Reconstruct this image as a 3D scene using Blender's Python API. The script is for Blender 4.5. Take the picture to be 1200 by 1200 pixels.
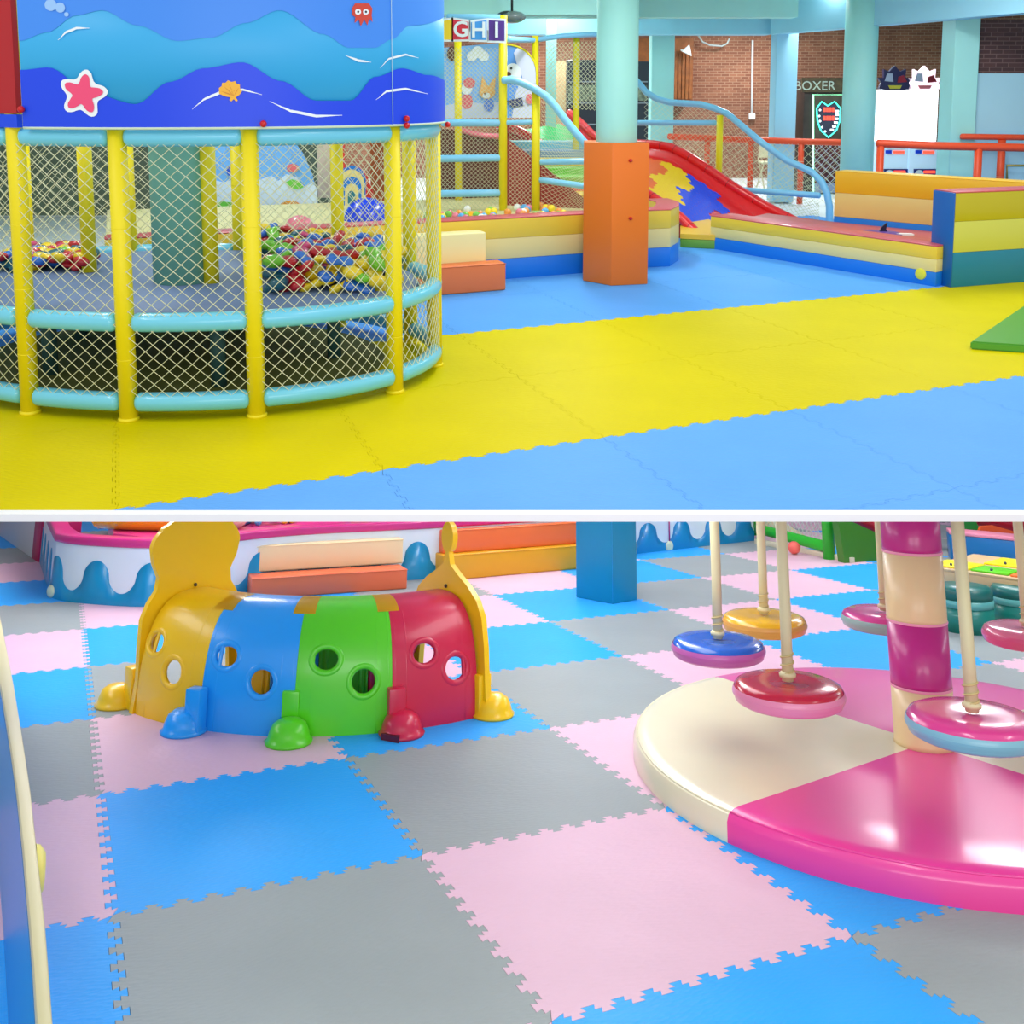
import bpy, bmesh, math, random
from mathutils import Vector, Matrix, Euler
for o in list(bpy.data.objects): bpy.data.objects.remove(o)
random.seed(7)
PI = math.pi
C = bpy.context.scene.collection
S = bpy.context.scene

# ---------------------------------------------------------------- camera, world, exposure
FPX = 1140.0                       # focal length in pixels of the 1200 px frame
PY = 230.0                         # row of the principal point (lens shifted, as in an upright-corrected photograph)
H1, P1 = 1.564, math.atan((PY-108)/FPX)   # eye height above the upper hall's floor, pitch down
H2, P2, R2 = 1.75, -0.20011, 0.00815  # eye height, pitch and roll relative to the lower hall
cd = bpy.data.cameras.new('camera'); cam = bpy.data.objects.new('camera', cd); C.objects.link(cam)
cd.sensor_width = 36; cd.lens = FPX/1200*36; cd.shift_y = (PY-600)/1200; cd.clip_start = 0.05; cd.clip_end = 100
cam.location = (0, 0, H1); cam.rotation_euler = (PI/2-P1, 0, 0)
S.camera = cam
w = bpy.data.worlds.new('world'); S.world = w; w.use_nodes = True
w.node_tree.nodes['Background'].inputs[0].default_value = (1.0, 0.99, 0.97, 1)
w.node_tree.nodes['Background'].inputs[1].default_value = 0.60
S.view_settings.view_transform = 'Standard'; S.view_settings.look = 'None'
S.view_settings.exposure = 0.34; S.view_settings.gamma = 1
S.view_settings.use_curve_mapping = False

# lower hall's own level frame -> world (the lower hall's floor falls away under the upper slab)
def camrot(p, r):
    m = Matrix.Rotation(PI/2-p, 4, 'X')
    return m @ Matrix.Rotation(-r, 4, 'Z')
T2 = Matrix.Translation((0, 0, H1)) @ camrot(P1, 0) @ camrot(P2, -R2).inverted() @ Matrix.Translation((0, 0, -H2))
LOWER = []
MODE = ['upper']

def area(name, loc, rot, sx, sy, power, col=(1, 1, 1), spread=PI):
    l = bpy.data.lights.new(name, 'AREA'); l.shape = 'RECTANGLE'; l.size = sx; l.size_y = sy
    l.energy = power; l.color = col; l.spread = spread
    o = bpy.data.objects.new(name, l); C.objects.link(o)
    o.location = loc; o.rotation_euler = rot
    if MODE[0] == 'lower': LOWER.append(o)
    return o
area('front_fill', (0.5, -1.6, 1.9), (math.radians(78), 0, 0), 5, 1.2, 75)  # fill light added behind the camera to brighten surfaces facing it
# fluorescent panels of the upper hall (face down), and of the lower hall (hang under the slab)
for x in (-3.0, 0.6, 4.2):
    for y, p in ((3.0, 14), (6.0, 24), (9.2, 40), (13.15, 36), (16.2, 80)):
        area('ceiling_light', (x, y, 2.9), (0, 0, 0), 0.35, 1.3, p)
MODE[0] = 'lower'
T2I = T2.inverted()
def zslab(x, y, off=-.14):                   # underside of the upper slab above a point of the lower hall
    n = (T2I.to_3x3() @ Vector((0, 0, 1))); p = T2I @ Vector((0, 0, off)); return p.z-((x-p.x)*n.x+(y-p.y)*n.y)/n.z
for x in (-3.0, 0.6, 4.2):
    for y, p in ((5.3, 9), (6.9, 18), (8.9, 34), (11.2, 54)):
        area('ceiling_light', (x, y, zslab(x, y)-.3), (0, 0, 0), 0.6, 1.4, p)
MODE[0] = 'upper'

# ---------------------------------------------------------------- pixel -> point helpers
def ray(x, y, fr=1):
    d = Vector((x-600, FPX, PY-y))
    p = P1
    if fr == 2:
        c, s = math.cos(R2), math.sin(R2)
        d = Vector((d.x*c-d.z*s, FPX, d.x*s+d.z*c)); p = P2
    c, s = math.cos(p), math.sin(p)
    return Vector((d.x, d.y*c+d.z*s, -d.y*s+d.z*c))
def hh(fr): return H1 if fr == 1 else H2
def G(x, y, z=0, fr=1):            # point of height z seen at pixel x, y
    w_ = ray(x, y, fr); t = (z-hh(fr))/w_.z
    return w_*t+Vector((0, 0, hh(fr)))
def A(x, y, Y, fr=1):              # point at distance Y seen at pixel x, y
    w_ = ray(x, y, fr); return w_*(Y/w_.y)+Vector((0, 0, hh(fr)))

def G2(x, y, z=0): return G(x, y, z, 2)
def A2(x, y, Y): return A(x, y, Y, 2)
def PX2(p):                        # pixel of a point of the lower hall
    d = (T2 @ Vector(p))-cam.location; c, s = math.cos(P1), math.sin(P1)
    yy = d.y*c-d.z*s; return 600+FPX*d.x/yy, PY-FPX*(d.y*s+d.z*c)/yy
# ---------------------------------------------------------------- materials
def lin(c):
    return tuple((v/255/12.92 if v/255 <= .04045 else ((v/255+.055)/1.055)**2.4) for v in c)+(1,)
MATS = {}
def M(name, rgb, rough=.45, metal=0, bump=0, bscale=60, vary=0, vscale=6, emit=0, coat=0, spec=.5, trans=0, alpha=1):
    if name in MATS: return MATS[name]
    m = bpy.data.materials.new(name); m.use_nodes = True; MATS[name] = m
    nt = m.node_tree; b = nt.nodes['Principled BSDF']
    b.inputs['Base Color'].default_value = lin(rgb); b.inputs['Roughness'].default_value = rough
    b.inputs['Metallic'].default_value = metal; b.inputs['Specular IOR Level'].default_value = spec
    b.inputs['Coat Weight'].default_value = coat; b.inputs['Coat Roughness'].default_value = .12
    b.inputs['Transmission Weight'].default_value = trans; b.inputs['Alpha'].default_value = alpha
    if emit:
        b.inputs['Emission Color'].default_value = lin(rgb); b.inputs['Emission Strength'].default_value = emit
    tc = nt.nodes.new('ShaderNodeTexCoord')
    if vary:
        n = nt.nodes.new('ShaderNodeTexNoise'); n.inputs['Scale'].default_value = vscale; n.inputs['Detail'].default_value = 3
        mr = nt.nodes.new('ShaderNodeMapRange'); mr.inputs['To Min'].default_value = 1-vary; mr.inputs['To Max'].default_value = 1+vary*.6
        mr.inputs['From Min'].default_value = .3; mr.inputs['From Max'].default_value = .7
        hs = nt.nodes.new('ShaderNodeHueSaturation'); hs.inputs['Color'].default_value = lin(rgb)
        nt.links.new(tc.outputs['Object'], n.inputs['Vector']); nt.links.new(n.outputs['Fac'], mr.inputs['Value'])
        nt.links.new(mr.outputs['Result'], hs.inputs['Value']); nt.links.new(hs.outputs['Color'], b.inputs['Base Color'])
    if bump:
        n = nt.nodes.new('ShaderNodeTexNoise'); n.inputs['Scale'].default_value = bscale; n.inputs['Detail'].default_value = 2
        bp = nt.nodes.new('ShaderNodeBump'); bp.inputs['Strength'].default_value = bump; bp.inputs['Distance'].default_value = .01
        nt.links.new(tc.outputs['Object'], n.inputs['Vector']); nt.links.new(n.outputs['Fac'], bp.inputs['Height'])
        nt.links.new(bp.outputs['Normal'], b.inputs['Normal'])
    return m
def mat_tile(name, rgb, rough=.5):
    """EVA foam mat with its woven relief of small diagonal dashes."""
    if name in MATS: return MATS[name]
    m = M(name, rgb, rough, vary=.035, vscale=2.5, spec=.08)
    nt = m.node_tree; b = nt.nodes['Principled BSDF']; tc = nt.nodes['Texture Coordinate']
    mp = nt.nodes.new('ShaderNodeMapping'); mp.inputs['Rotation'].default_value = (0, 0, .8); mp.inputs['Scale'].default_value = (28, 75, 28)
    v = nt.nodes.new('ShaderNodeTexVoronoi'); v.inputs['Scale'].default_value = 1; v.inputs['Randomness'].default_value = .6
    bp = nt.nodes.new('ShaderNodeBump'); bp.inputs['Strength'].default_value = .35; bp.inputs['Distance'].default_value = .004
    nt.links.new(tc.outputs['Object'], mp.inputs['Vector']); nt.links.new(mp.outputs['Vector'], v.inputs['Vector'])
    nt.links.new(v.outputs['Distance'], bp.inputs['Height']); nt.links.new(bp.outputs['Normal'], b.inputs['Normal'])
    return m
def mat_brick(name, c1, c2, mortar, scale=1.0):
    m = M(name, c1, .85); nt = m.node_tree; b = nt.nodes['Principled BSDF']; tc = nt.nodes['Texture Coordinate']
    mp = nt.nodes.new('ShaderNodeMapping'); mp.inputs['Rotation'].default_value = (PI/2, 0, 0)
    br = nt.nodes.new('ShaderNodeTexBrick'); br.inputs['Scale'].default_value = scale
    br.inputs['Color1'].default_value = lin(c1); br.inputs['Color2'].default_value = lin(c2); br.inputs['Mortar'].default_value = lin(mortar)
    br.inputs['Brick Width'].default_value = .145; br.inputs['Row Height'].default_value = .05; br.inputs['Mortar Size'].default_value = .005
    nt.links.new(tc.outputs['Object'], mp.inputs['Vector']); nt.links.new(mp.outputs['Vector'], br.inputs['Vector'])
    n = nt.nodes.new('ShaderNodeTexNoise'); n.inputs['Scale'].default_value = 1.2
    mx = nt.nodes.new('ShaderNodeMix'); mx.data_type = 'RGBA'; mx.blend_type = 'MULTIPLY'; mx.inputs[0].default_value = .5
    cr = nt.nodes.new('ShaderNodeValToRGB'); cr.color_ramp.elements[0].color = (.45, .4, .4, 1); cr.color_ramp.elements[0].position = .35; cr.color_ramp.elements[1].position = .65
    nt.links.new(tc.outputs['Object'], n.inputs['Vector']); nt.links.new(n.outputs['Fac'], cr.inputs['Fac'])
    nt.links.new(br.outputs['Color'], mx.inputs[6]); nt.links.new(cr.outputs['Color'], mx.inputs[7]); nt.links.new(mx.outputs[2], b.inputs['Base Color'])
    bp = nt.nodes.new('ShaderNodeBump'); bp.inputs['Strength'].default_value = .4; bp.invert = True
    nt.links.new(br.outputs['Fac'], bp.inputs['Height']); nt.links.new(bp.outputs['Normal'], b.inputs['Normal'])
    return m

# ---------------------------------------------------------------- mesh helpers
def new(): return bmesh.new()
def bm_join(a, b):
    me = bpy.data.meshes.new('t'); b.to_mesh(me); a.from_mesh(me); bpy.data.meshes.remove(me); b.free(); return a
def box(bm, lo, hi, bev=0, seg=2, rot=0, pivot=None, skew=None):
    b = new(); bmesh.ops.create_cube(b, size=1)
    lo, hi = Vector(lo), Vector(hi); d = hi-lo; c = (lo+hi)/2
    for v in b.verts: v.co = Vector((v.co.x*d.x, v.co.y*d.y, v.co.z*d.z))+c
    if bev: bmesh.ops.bevel(b, geom=b.edges[:]+b.verts[:], offset=bev, segments=seg, affect='EDGES', profile=.5)
    if rot:
        pv = Vector(pivot) if pivot else c
        bmesh.ops.rotate(b, verts=b.verts, cent=pv, matrix=Matrix.Rotation(rot, 3, 'Z'))
    return bm_join(bm, b)
def prism(bm, poly, z0, z1, bev=0, seg=2):
    """vertical prism from a plan polygon [(x,y)...] between z0 and z1"""
    b = new(); vs = [b.verts.new((p[0], p[1], z0)) for p in poly]; f = b.faces.new(vs)
    r = bmesh.ops.extrude_face_region(b, geom=[f])
    for v in [g for g in r['geom'] if isinstance(g, bmesh.types.BMVert)]: v.co.z = z1
    bmesh.ops.recalc_face_normals(b, faces=b.faces)
    if bev: bmesh.ops.bevel(b, geom=[e for e in b.edges if e.is_boundary is False and e.calc_face_angle(0) > .5], offset=bev, segments=seg, affect='EDGES', profile=.5)
    return bm_join(bm, b)
def slab_poly(bm, pts, thick, n=None, bev=0):
    """a plate: planar polygon of 3D points, extruded along its normal (or n) by thick"""
    b = new(); vs = [b.verts.new(p) for p in pts]; f = b.faces.new(vs); f.normal_update()
    nn = Vector(n).normalized() if n is not None else f.normal.copy()
    r = bmesh.ops.extrude_face_region(b, geom=[f])
    bmesh.ops.translate(b, verts=[g for g in r['geom'] if isinstance(g, bmesh.types.BMVert)], vec=nn*thick)
    bmesh.ops.recalc_face_normals(b, faces=b.faces)
    if bev: bmesh.ops.bevel(b, geom=[e for e in b.edges if e.calc_face_angle(0) > .5], offset=bev, segments=2, affect='EDGES', profile=.5)
    return bm_join(bm, b)
def tube(bm, pts, r, seg=12, caps=True, round_end=False, closed=False):
    pts = [Vector(p) for p in pts]; n = len(pts)
    rs = list(r) if isinstance(r, (list, tuple)) else [r]*n
    if round_end and not closed:
        t0 = (pts[1]-pts[0]).normalized(); t1 = (pts[-1]-pts[-2]).normalized()
        pre = [(pts[0]-t0*rs[0]*k, rs[0]*q) for k, q in ((.55, .35), (.4, .7), (.18, .93))]
        post = [(pts[-1]+t1*rs[-1]*k, rs[-1]*q) for k, q in ((.18, .93), (.4, .7), (.55, .35))]
        pts = [p for p, _ in pre]+pts+[p for p, _ in post]; rs = [q for _, q in pre]+rs+[q for _, q in post]; n = len(pts)
    up = None; rings = []
    for i, p in enumerate(pts):
        if closed: t = (pts[(i+1) % n]-pts[i-1]).normalized()
        else: t = (pts[min(i+1, n-1)]-pts[max(i-1, 0)]).normalized()
        if up is None:
            up = Vector((0, 0, 1)) if abs(t.z) < .9 else Vector((1, 0, 0))
        a = t.cross(up)
        if a.length < 1e-6: a = t.cross(Vector((0, 1, 0)))
        a.normalize(); u = a.cross(t).normalized(); up = u
        rings.append([bm.verts.new(p+(a*math.cos(2*PI*k/seg)+u*math.sin(2*PI*k/seg))*rs[i]) for k in range(seg)])
    for i in range(n if closed else n-1):
        r0, r1 = rings[i], rings[(i+1) % n]
        for k in range(seg):
            f = bm.faces.new((r0[k], r0[(k+1) % seg], r1[(k+1) % seg], r1[k])); f.smooth = True
    if caps and not closed and seg > 3:
        bm.faces.new(rings[0][::-1]); bm.faces.new(rings[-1])
    return bm
def lathe(bm, prof, c=(0, 0, 0), seg=32, a0=0, a1=2*PI):
    """prof: [(radius, z)...]; closed profile ends on the axis where radius is 0"""
    full = abs(a1-a0-2*PI) < 1e-6; c = Vector(c); ns = seg if full else seg+1; cols = []
    for k in range(ns):
        a = a0+(a1-a0)*k/seg; cols.append([bm.verts.new(c+Vector((r*math.cos(a), r*math.sin(a), z))) if r > 1e-6 or k == 0 else None for r, z in prof])
        for i, (r, z) in enumerate(prof):
            if cols[k][i] is None: cols[k][i] = cols[0][i]
    for k in range(seg):
        p, q = cols[k], cols[(k+1) % ns]
        for i in range(len(prof)-1):
            vs = []
            for v in (p[i], q[i], q[i+1], p[i+1]):
                if v not in vs: vs.append(v)
            if len(vs) > 2:
                f = bm.faces.new(vs); f.smooth = True
    return bm
def ball(bm, c, r, seg=12, sx=1, sy=1, sz=1):
    lathe(bm, [(0, -r*sz)]+[(r*math.sin(PI*k/8), -r*sz*math.cos(PI*k/8)) for k in range(1, 8)]+[(0, r*sz)], c, seg); return bm
def sheet(bm, rows, thick=0, up=(0, 0, 1)):
    """grid of 3D points -> surface, thickened downwards if asked"""
    g = [[bm.verts.new(p) for p in r] for r in rows]
    for i in range(len(g)-1):
        for j in range(len(g[0])-1):
            f = bm.faces.new((g[i][j], g[i][j+1], g[i+1][j+1], g[i+1][j])); f.smooth = True
    if thick:
        r = bmesh.ops.extrude_face_region(bm, geom=bm.faces[:])
        bmesh.ops.translate(bm, verts=[q for q in r['geom'] if isinstance(q, bmesh.types.BMVert)], vec=-Vector(up)*thick)
        bmesh.ops.recalc_face_normals(bm, faces=bm.faces)
    return bm
def smooth(bm, ang=.7):
    for f in bm.faces: f.smooth = True
    for e in bm.edges:
        if len(e.link_faces) == 2 and e.calc_face_angle(0) > ang: e.smooth = False
        elif len(e.link_faces) == 2: e.smooth = True
    return bm
def root_inv(p):
    m = Matrix.Identity(4)
    chain = []
    while p is not None: chain.append(p); p = p.parent
    for q in reversed(chain): m = m @ Matrix.LocRotScale(q.location, q.rotation_euler, q.scale)
    return m.inverted()
def obj(name, bm, mat, parent=None, label=None, cat=None, group=None, kind=None, sm=True, local=False):
    if sm: smooth(bm)
    me = bpy.data.meshes.new(name); bm.to_mesh(me); bm.free()
    if isinstance(mat, (list, tuple)):
        for q in mat: me.materials.append(q)
    else: me.materials.append(mat)
    o = bpy.data.objects.new(name, me); C.objects.link(o)
    if parent is not None:
        if not local: me.transform(root_inv(parent))
        o.parent = parent
    elif MODE[0] == 'lower': LOWER.append(o)
    for k, v in (('label', label), ('category', cat), ('group', group), ('kind', kind)):
        if v: o[k] = v
    return o
def thing(name, label, cat, loc=(0, 0, 0), rz=0, group=None, kind=None):
    o = bpy.data.objects.new(name, None); C.objects.link(o); o.location = loc; o.rotation_euler = (0, 0, rz)
    if label: o['label'] = label
    if cat: o['category'] = cat
    if group: o['group'] = group
    if kind: o['kind'] = kind
    if MODE[0] == 'lower': LOWER.append(o)
    return o
def dup(root, loc=None, rz=None, label=None, group=None):
    r = root.copy(); C.objects.link(r)
    if MODE[0] == 'lower' and r.parent is None: LOWER.append(r)
    if loc is not None: r.location = loc
    if rz is not None: r.rotation_euler = (0, 0, rz)
    if label: r['label'] = label
    if group: r['group'] = group
    for ch in list(root.children):
        c = ch.copy(); C.objects.link(c); c.parent = r
        for g in ch.children:
            d = g.copy(); C.objects.link(d); d.parent = c
    return r
def text_bm(s, size, extr=.004, bold=0):
    cu = bpy.data.curves.new('t', 'FONT'); cu.offset = bold; cu.body = s; cu.size = size; cu.extrude = extr; cu.align_x = 'CENTER'; cu.align_y = 'CENTER'; cu.resolution_u = 3
    o = bpy.data.objects.new('t', cu); C.objects.link(o)
    me = bpy.data.meshes.new_from_object(o); bpy.data.objects.remove(o)
    b = new(); b.from_mesh(me); return b
def place(bm, m): bmesh.ops.transform(bm, verts=bm.verts, matrix=m); return bm
def frame_xz(o, xdir, out):
    """matrix placing local x along xdir, local y up (world z), local z along out, at o"""
    x = Vector(xdir).normalized(); z = Vector(out).normalized(); y = z.cross(x).normalized()
    m = Matrix((x, y, z)).transposed().to_4x4(); m.translation = o; return m
def net_plane(bm, quad, cell, r=.002):
    """diamond netting over a planar quad a,b,c,d (a->b bottom, d->c top)"""
    a, b, c, d = [Vector(p) for p in quad]
    W = (b-a).length; Hh = (d-a).length
    def pt(u, v): return (a*(1-u)+b*u)*(1-v)+(d*(1-u)+c*u)*v
    k = -Hh
    while k < W+Hh:
        for sg in (1, -1):
            u0, v0, u1, v1 = (k, 0, k+Hh, Hh) if sg == 1 else (k, 0, k-Hh, Hh)
            # clip to 0..W
            t0, t1 = 0.0, 1.0; du = u1-u0
            if du:
                ta, tb = (0-u0)/du, (W-u0)/du
                if ta > tb: ta, tb = tb, ta
                t0, t1 = max(t0, ta), min(t1, tb)
            if t1-t0 > 1e-3:
                p = pt((u0+du*t0)/W, t0); q = pt((u0+du*t1)/W, t1)
                tube(bm, [p, q], r, 3, caps=False)
        k += cell
    return bm
def arc(c, r, a0, a1, z, n=12):
    return [Vector((c[0]+r*math.cos(a0+(a1-a0)*k/n), c[1]+r*math.sin(a0+(a1-a0)*k/n), z)) for k in range(n+1)]
def wall_path(bm, path, thick, z0, z1, bev=.012):
    """padded wall of plan polyline `path`, thickness to the left of travel"""
    pts = [Vector((p[0], p[1], 0)) for p in path]; n = len(pts); L = []
    for i in range(n):
        d = Vector((0, 0, 0))
        if i: d += (pts[i]-pts[i-1]).normalized()
        if i < n-1: d += (pts[i+1]-pts[i]).normalized()
        d.normalize(); L.append(pts[i]+Vector((-d.y, d.x, 0))*thick)
    return prism(bm, [(p.x, p.y) for p in pts]+[(p.x, p.y) for p in reversed(L)], z0, z1, bev)

# ---------------------------------------------------------------- interlocking foam mats
def tooth_edge(n=14, d=.022, N=1.0):
    """dovetail profile along 0..1: list of (t, offset)"""
    out = []; s = N/n; gap = .0
    for k in range(n):
        a = k*s+s*.24; b = k*s+s*.76
        sg = 1 if k % 2 == 0 else -1
        w_ = s*.19
        out += [(a, 0), (a-w_, sg*d), (b+w_, sg*d), (b, 0)]
    return [(t, o) for t, o in out if .02 < t < .98]
def foam_mesh(name, size, mats, thick=.02, n=14, d=.018):
    e = tooth_edge(n, d/size); pl = []
    pl += [(0, 0)]+[(t, o) for t, o in e]+[(1, 0)]+[(1+o, t) for t, o in e]+[(1, 1)]
    pl += [(t, 1+o) for t, o in reversed(e)]+[(0, 1)]+[(o, t) for t, o in reversed(e)]
    out = []
    for m in mats:
        b = new(); vs = [b.verts.new((x*size, y*size, 0)) for x, y in pl]; f = b.faces.new(vs)
        if f.normal.z < 0: f.normal_flip()
        r = bmesh.ops.extrude_face_region(b, geom=[f]);
        bmesh.ops.translate(b, verts=[g for g in r['geom'] if isinstance(g, bmesh.types.BMVert)], vec=(0, 0, -thick))
        bmesh.ops.recalc_face_normals(b, faces=b.faces)
        # slight shrink leaves a hairline joint
        for v in b.verts: v.co.x = size/2+(v.co.x-size/2)*.9984; v.co.y = size/2+(v.co.y-size/2)*.9984
        me = bpy.data.meshes.new(name); b.to_mesh(me); b.free(); me.materials.append(m); out.append(me)
    return out

# colours shared
YEL = M('yellow foam sleeve', (240, 222, 12), .5, bump=.12, bscale=40)
SKY = M('light blue foam sleeve', (110, 205, 235), .3, coat=.3)
NETM = M('cream net cord', (222, 226, 190), .7)
MINT = M('mint painted plaster', (168, 232, 228), .6, vary=.05, vscale=1.5)
REDK = M('red plastic knob', (200, 16, 24), .3)
BLK = M('black', (18, 18, 20), .5)
WHITE = M('white paint', (240, 242, 245), .5)

# ================================================================ UPPER HALL
# ---- floor: slab with its white front edge, foam mats in two blues and yellow
fl = thing('floor', None, None, kind='structure')
b = new(); prof = [(3.5105, -.022), (3.5105, -.0275), (3.95, -.13), (19.5, -.13), (19.5, -.022)]
vs = [b.verts.new((-7, y, z)) for y, z in prof]; f = b.faces.new(vs); r = bmesh.ops.extrude_face_region(b, geom=[f])
bmesh.ops.translate(b, verts=[g for g in r['geom'] if isinstance(g, bmesh.types.BMVert)], vec=(17, 0, 0)); bmesh.ops.recalc_face_normals(b, faces=b.faces)
obj('floor_slab', b, M('white slab', (228, 230, 232), .7), fl)
b = new(); box(b, (-7, 3.4745, -.0275), (10, 3.5105, .0015)); obj('trim_1', b, M('white edge trim', (250, 250, 250), .6), None, kind='structure', sm=False)
UB1 = mat_tile('blue foam mat', (104, 172, 246)); UY = mat_tile('yellow foam mat', (220, 204, 0)); UB2 = mat_tile('bright blue foam mat', (92, 168, 248))
pa, pb = G(152, 594.6), G(1195.7, 440.7)
AX = (pb-pa); AX.z = 0; AX.normalize(); AN = Vector((-AX.y, AX.x, 0)); ANG = math.atan2(AX.y, AX.x)
TS = 1.03
meshes = foam_mesh('foam_tile', TS, [UB1, UY, UB2], .018, 18, .013)
org = pa-AX*0.05
first = {}
for j in range(-3, 15):
    for i in range(-9, 12):
        c = org+AX*(i+.5)*TS+AN*(j+.5)*TS
        if not (c.y < 11.7 and -4.4 < c.x < 7 and abs(c.x) < c.y*.62+1.5): continue
        k = 1 if j in (0, 1) else (0 if j < 0 else 2)
        p = org+AX*i*TS+AN*j*TS
        corners = [(0, 0), (TS, 0), (TS, TS), (0, TS)]
        ys = [(p+AX*u+AN*v).y for u, v in corners]
        me = meshes[k]
        if max(ys) < 3.52: continue
        if min(ys) < 3.55:   # cut flush with the slab's edge
            bb = new(); bb.from_mesh(me); bb.transform(Matrix.Translation((p.x, p.y, 0)) @ Matrix.Rotation(ANG, 4, 'Z'))
            r = bmesh.ops.bisect_plane(bb, geom=bb.verts[:]+bb.edges[:]+bb.faces[:], plane_co=(0, 3.5105, 0), plane_no=(0, -1, 0), clear_outer=True)
            bmesh.ops.holes_fill(bb, edges=[e for e in bb.edges if e.is_boundary])
            o = obj('foam_tile', bb, me.materials[0], fl, sm=False); continue
        o = bpy.data.objects.new('foam_tile', me); C.objects.link(o); o.parent = fl
        o.location = (p.x, p.y, 0); o.rotation_euler = (0, 0, ANG)

# ---- room shell
BRK = mat_brick('red brown brick', (166, 108, 82), (140, 86, 66), (186, 146, 120))
b = new(); box(b, (-7, 18, -.12), (10, 18.2, 3.2)); obj('wall_back', b, BRK, kind='structure')
b = new(); box(b, (-7, 6.5, 3.0), (10, 18.3, 3.12)); obj('ceiling', b, M('mint ceiling', (172, 232, 222), .7, vary=.04, vscale=1), kind='structure')
b = new(); box(b, (-7.1, 3.6, -.1), (-7, 18, 3.1)); obj('wall_left', b, M('pale blue wall', (190, 224, 232), .7), kind='structure')
b = new(); box(b, (9.9, 6.0, -.1), (10, 18, 3.1)); obj('wall_right', b, M('pale blue wall', (190, 224, 232), .7), kind='structure')
# mint beams
BEAM = M('sky painted beam', (156, 216, 240), .6, vary=.05, vscale=1)
za = A(830, 40, 14).z; zb = A(830, 18, 14).z
b = new(); box(b, (-6, 14, za), (A(905, 40, 14).x, 14.4, 3.0)); obj('trim_2', b, BEAM, kind='structure')
q0, q1 = A(903, 40, 13.8), A(1110, 19, 10.6)
b = new(); slab_poly(b, [q0, Vector((q1.x+.9, q1.y-1.2, q1.z+.0)), Vector((q1.x+.9, q1.y-1.2, 3.0)), Vector((q0.x, q0.y, 3.0))], .3, n=(.5, .85, 0)); obj('trim_3', b, BEAM, kind='structure')
b = new(); box(b, (-6, 12.6, A(600, 20, 12.6).z), (A(880, 20, 12.6).x+.6, 12.9, 3.0)); obj('trim_4', b, MINT, kind='structure')
b = new(); box(b, (A(500, 4, 11).x, 11.0, A(500, 17, 11).z), (A(735, 4, 11).x, 11.3, 3.0)); obj('trim_5', b, MINT, kind='structure')
# square mint columns
def column(x0, x1, Y, top=3.0, mt=MINT, round_=False, depth=None):
    xa, xb = A(x0, 100, Y).x, A(x1, 100, Y).x; b = new(); d = depth or (xb-xa)
    if xa > 1 and not round_: d = depth or (xb-xa)*.8; xa = A(x0, 100, Y+d).x
    if round_: lathe(b, [(0, 0), ((xb-xa)/2, 0), ((xb-xa)/2, top), (0, top)], ((xa+xb)/2, Y+(xb-xa)/2, 0), 32)
    else: box(b, (xa, Y, 0), (xb, Y+d, top), .01, 1)
    return obj('column', b, mt, kind='structure')
column(760, 790, 14.4); column(902, 934, 13.8, mt=M('sky blue column', (158, 214, 240), .6)); column(995, 1033, 12.0, round_=True); column(1101, 1146, 11.2)  # second column has an even colour bluer than the mint ones
column(640, 652, 13.5)
cx0, cx1 = A(700, 100, 7.95).x, A(749, 100, 7.95).x
b = new(); lathe(b, [(0, 0), ((cx1-cx0)/2, 0), ((cx1-cx0)/2, 3.0), (0, 3.0)], ((cx0+cx1)/2, 8.03, 0), 40); obj('column', b, MINT, kind='structure')
# wall stub right of the last column: pale blue low part, dark brick above
xa = A(1146, 90, 11.3).x
b = new(); box(b, (xa, 11.3, 0), (9.9, 11.45, A(1150, 86, 11.3).z)); obj('wall_right', b, M('pale blue plaster', (178, 222, 240), .6, vary=.06, vscale=1), kind='structure')
b = new(); box(b, (xa, 11.32, A(1150, 86, 11.3).z), (9.9, 11.45, A(1150, 23, 11.3).z)); obj('wall_right', b, mat_brick('dark brick', (98, 66, 66), (84, 58, 60), (130, 100, 98)), kind='structure')
# orange padded square cover on the round column
b = new(); L, Fm, Rr = G(683, 329), G(716, 335), G(759, 333)
ctr = Vector(((cx0+cx1)/2, 8.03, 0)); e1 = Vector((.97, .24, 0)).normalized(); e2 = Vector((-e1.y, e1.x, 0)); hw = .235
zt = A(716, 168, 7.75).z
poly = []
for su, sv in ((-1, -1), (1, -1), (1, 1), (-1, 1)):
    p = ctr+e1*su*hw*1.0+e2*sv*hw; poly.append((p.x, p.y))
rot = math.radians(16)
def sq(c, h, a): return [(c.x+h*(sx*math.cos(a)-sy*math.sin(a)), c.y+h*(sx*math.sin(a)+sy*math.cos(a))) for sx, sy in ((-1, -1), (1, -1), (1, 1), (-1, 1))]
t = thing('column_pad', 'orange padded square cover standing around the round mint column', 'column pad', ctr)
PA = math.atan2(Rr.y-Fm.y, Rr.x-Fm.x)
w1 = (Rr-Fm).length; d1 = Vector((math.cos(PA), math.sin(PA), 0)); 
v2 = (L-Fm); v2 -= d1*v2.dot(d1)*1.0
n1 = Vector((-d1.y, d1.x, 0))
# the plan keeps both visible corner positions
pl = [Fm, Rr, Rr+n1*.34-d1*.0, L+n1*.12]
t.location = (Fm+Rr)/2
prism(b, [(Fm.x, Fm.y), (Rr.x, Rr.y), (Rr.x-.10, Rr.y+.42), (L.x+.02, L.y+.28), (L.x, L.y)], 0, zt, .008)
ORG = M('orange vinyl', (236, 116, 24), .42, bump=.05, bscale=20)
obj('pad_cover', b, ORG, t)
for px, py in ((739, 188), (739, 256)):
    p = A(px, py, (Fm.y+Rr.y)/2-.005); b = new(); ball(b, (0, 0, 0), .017, 10, sz=.8); place(b, Matrix.Translation(p)); obj('knob', b, REDK, t)

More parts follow.
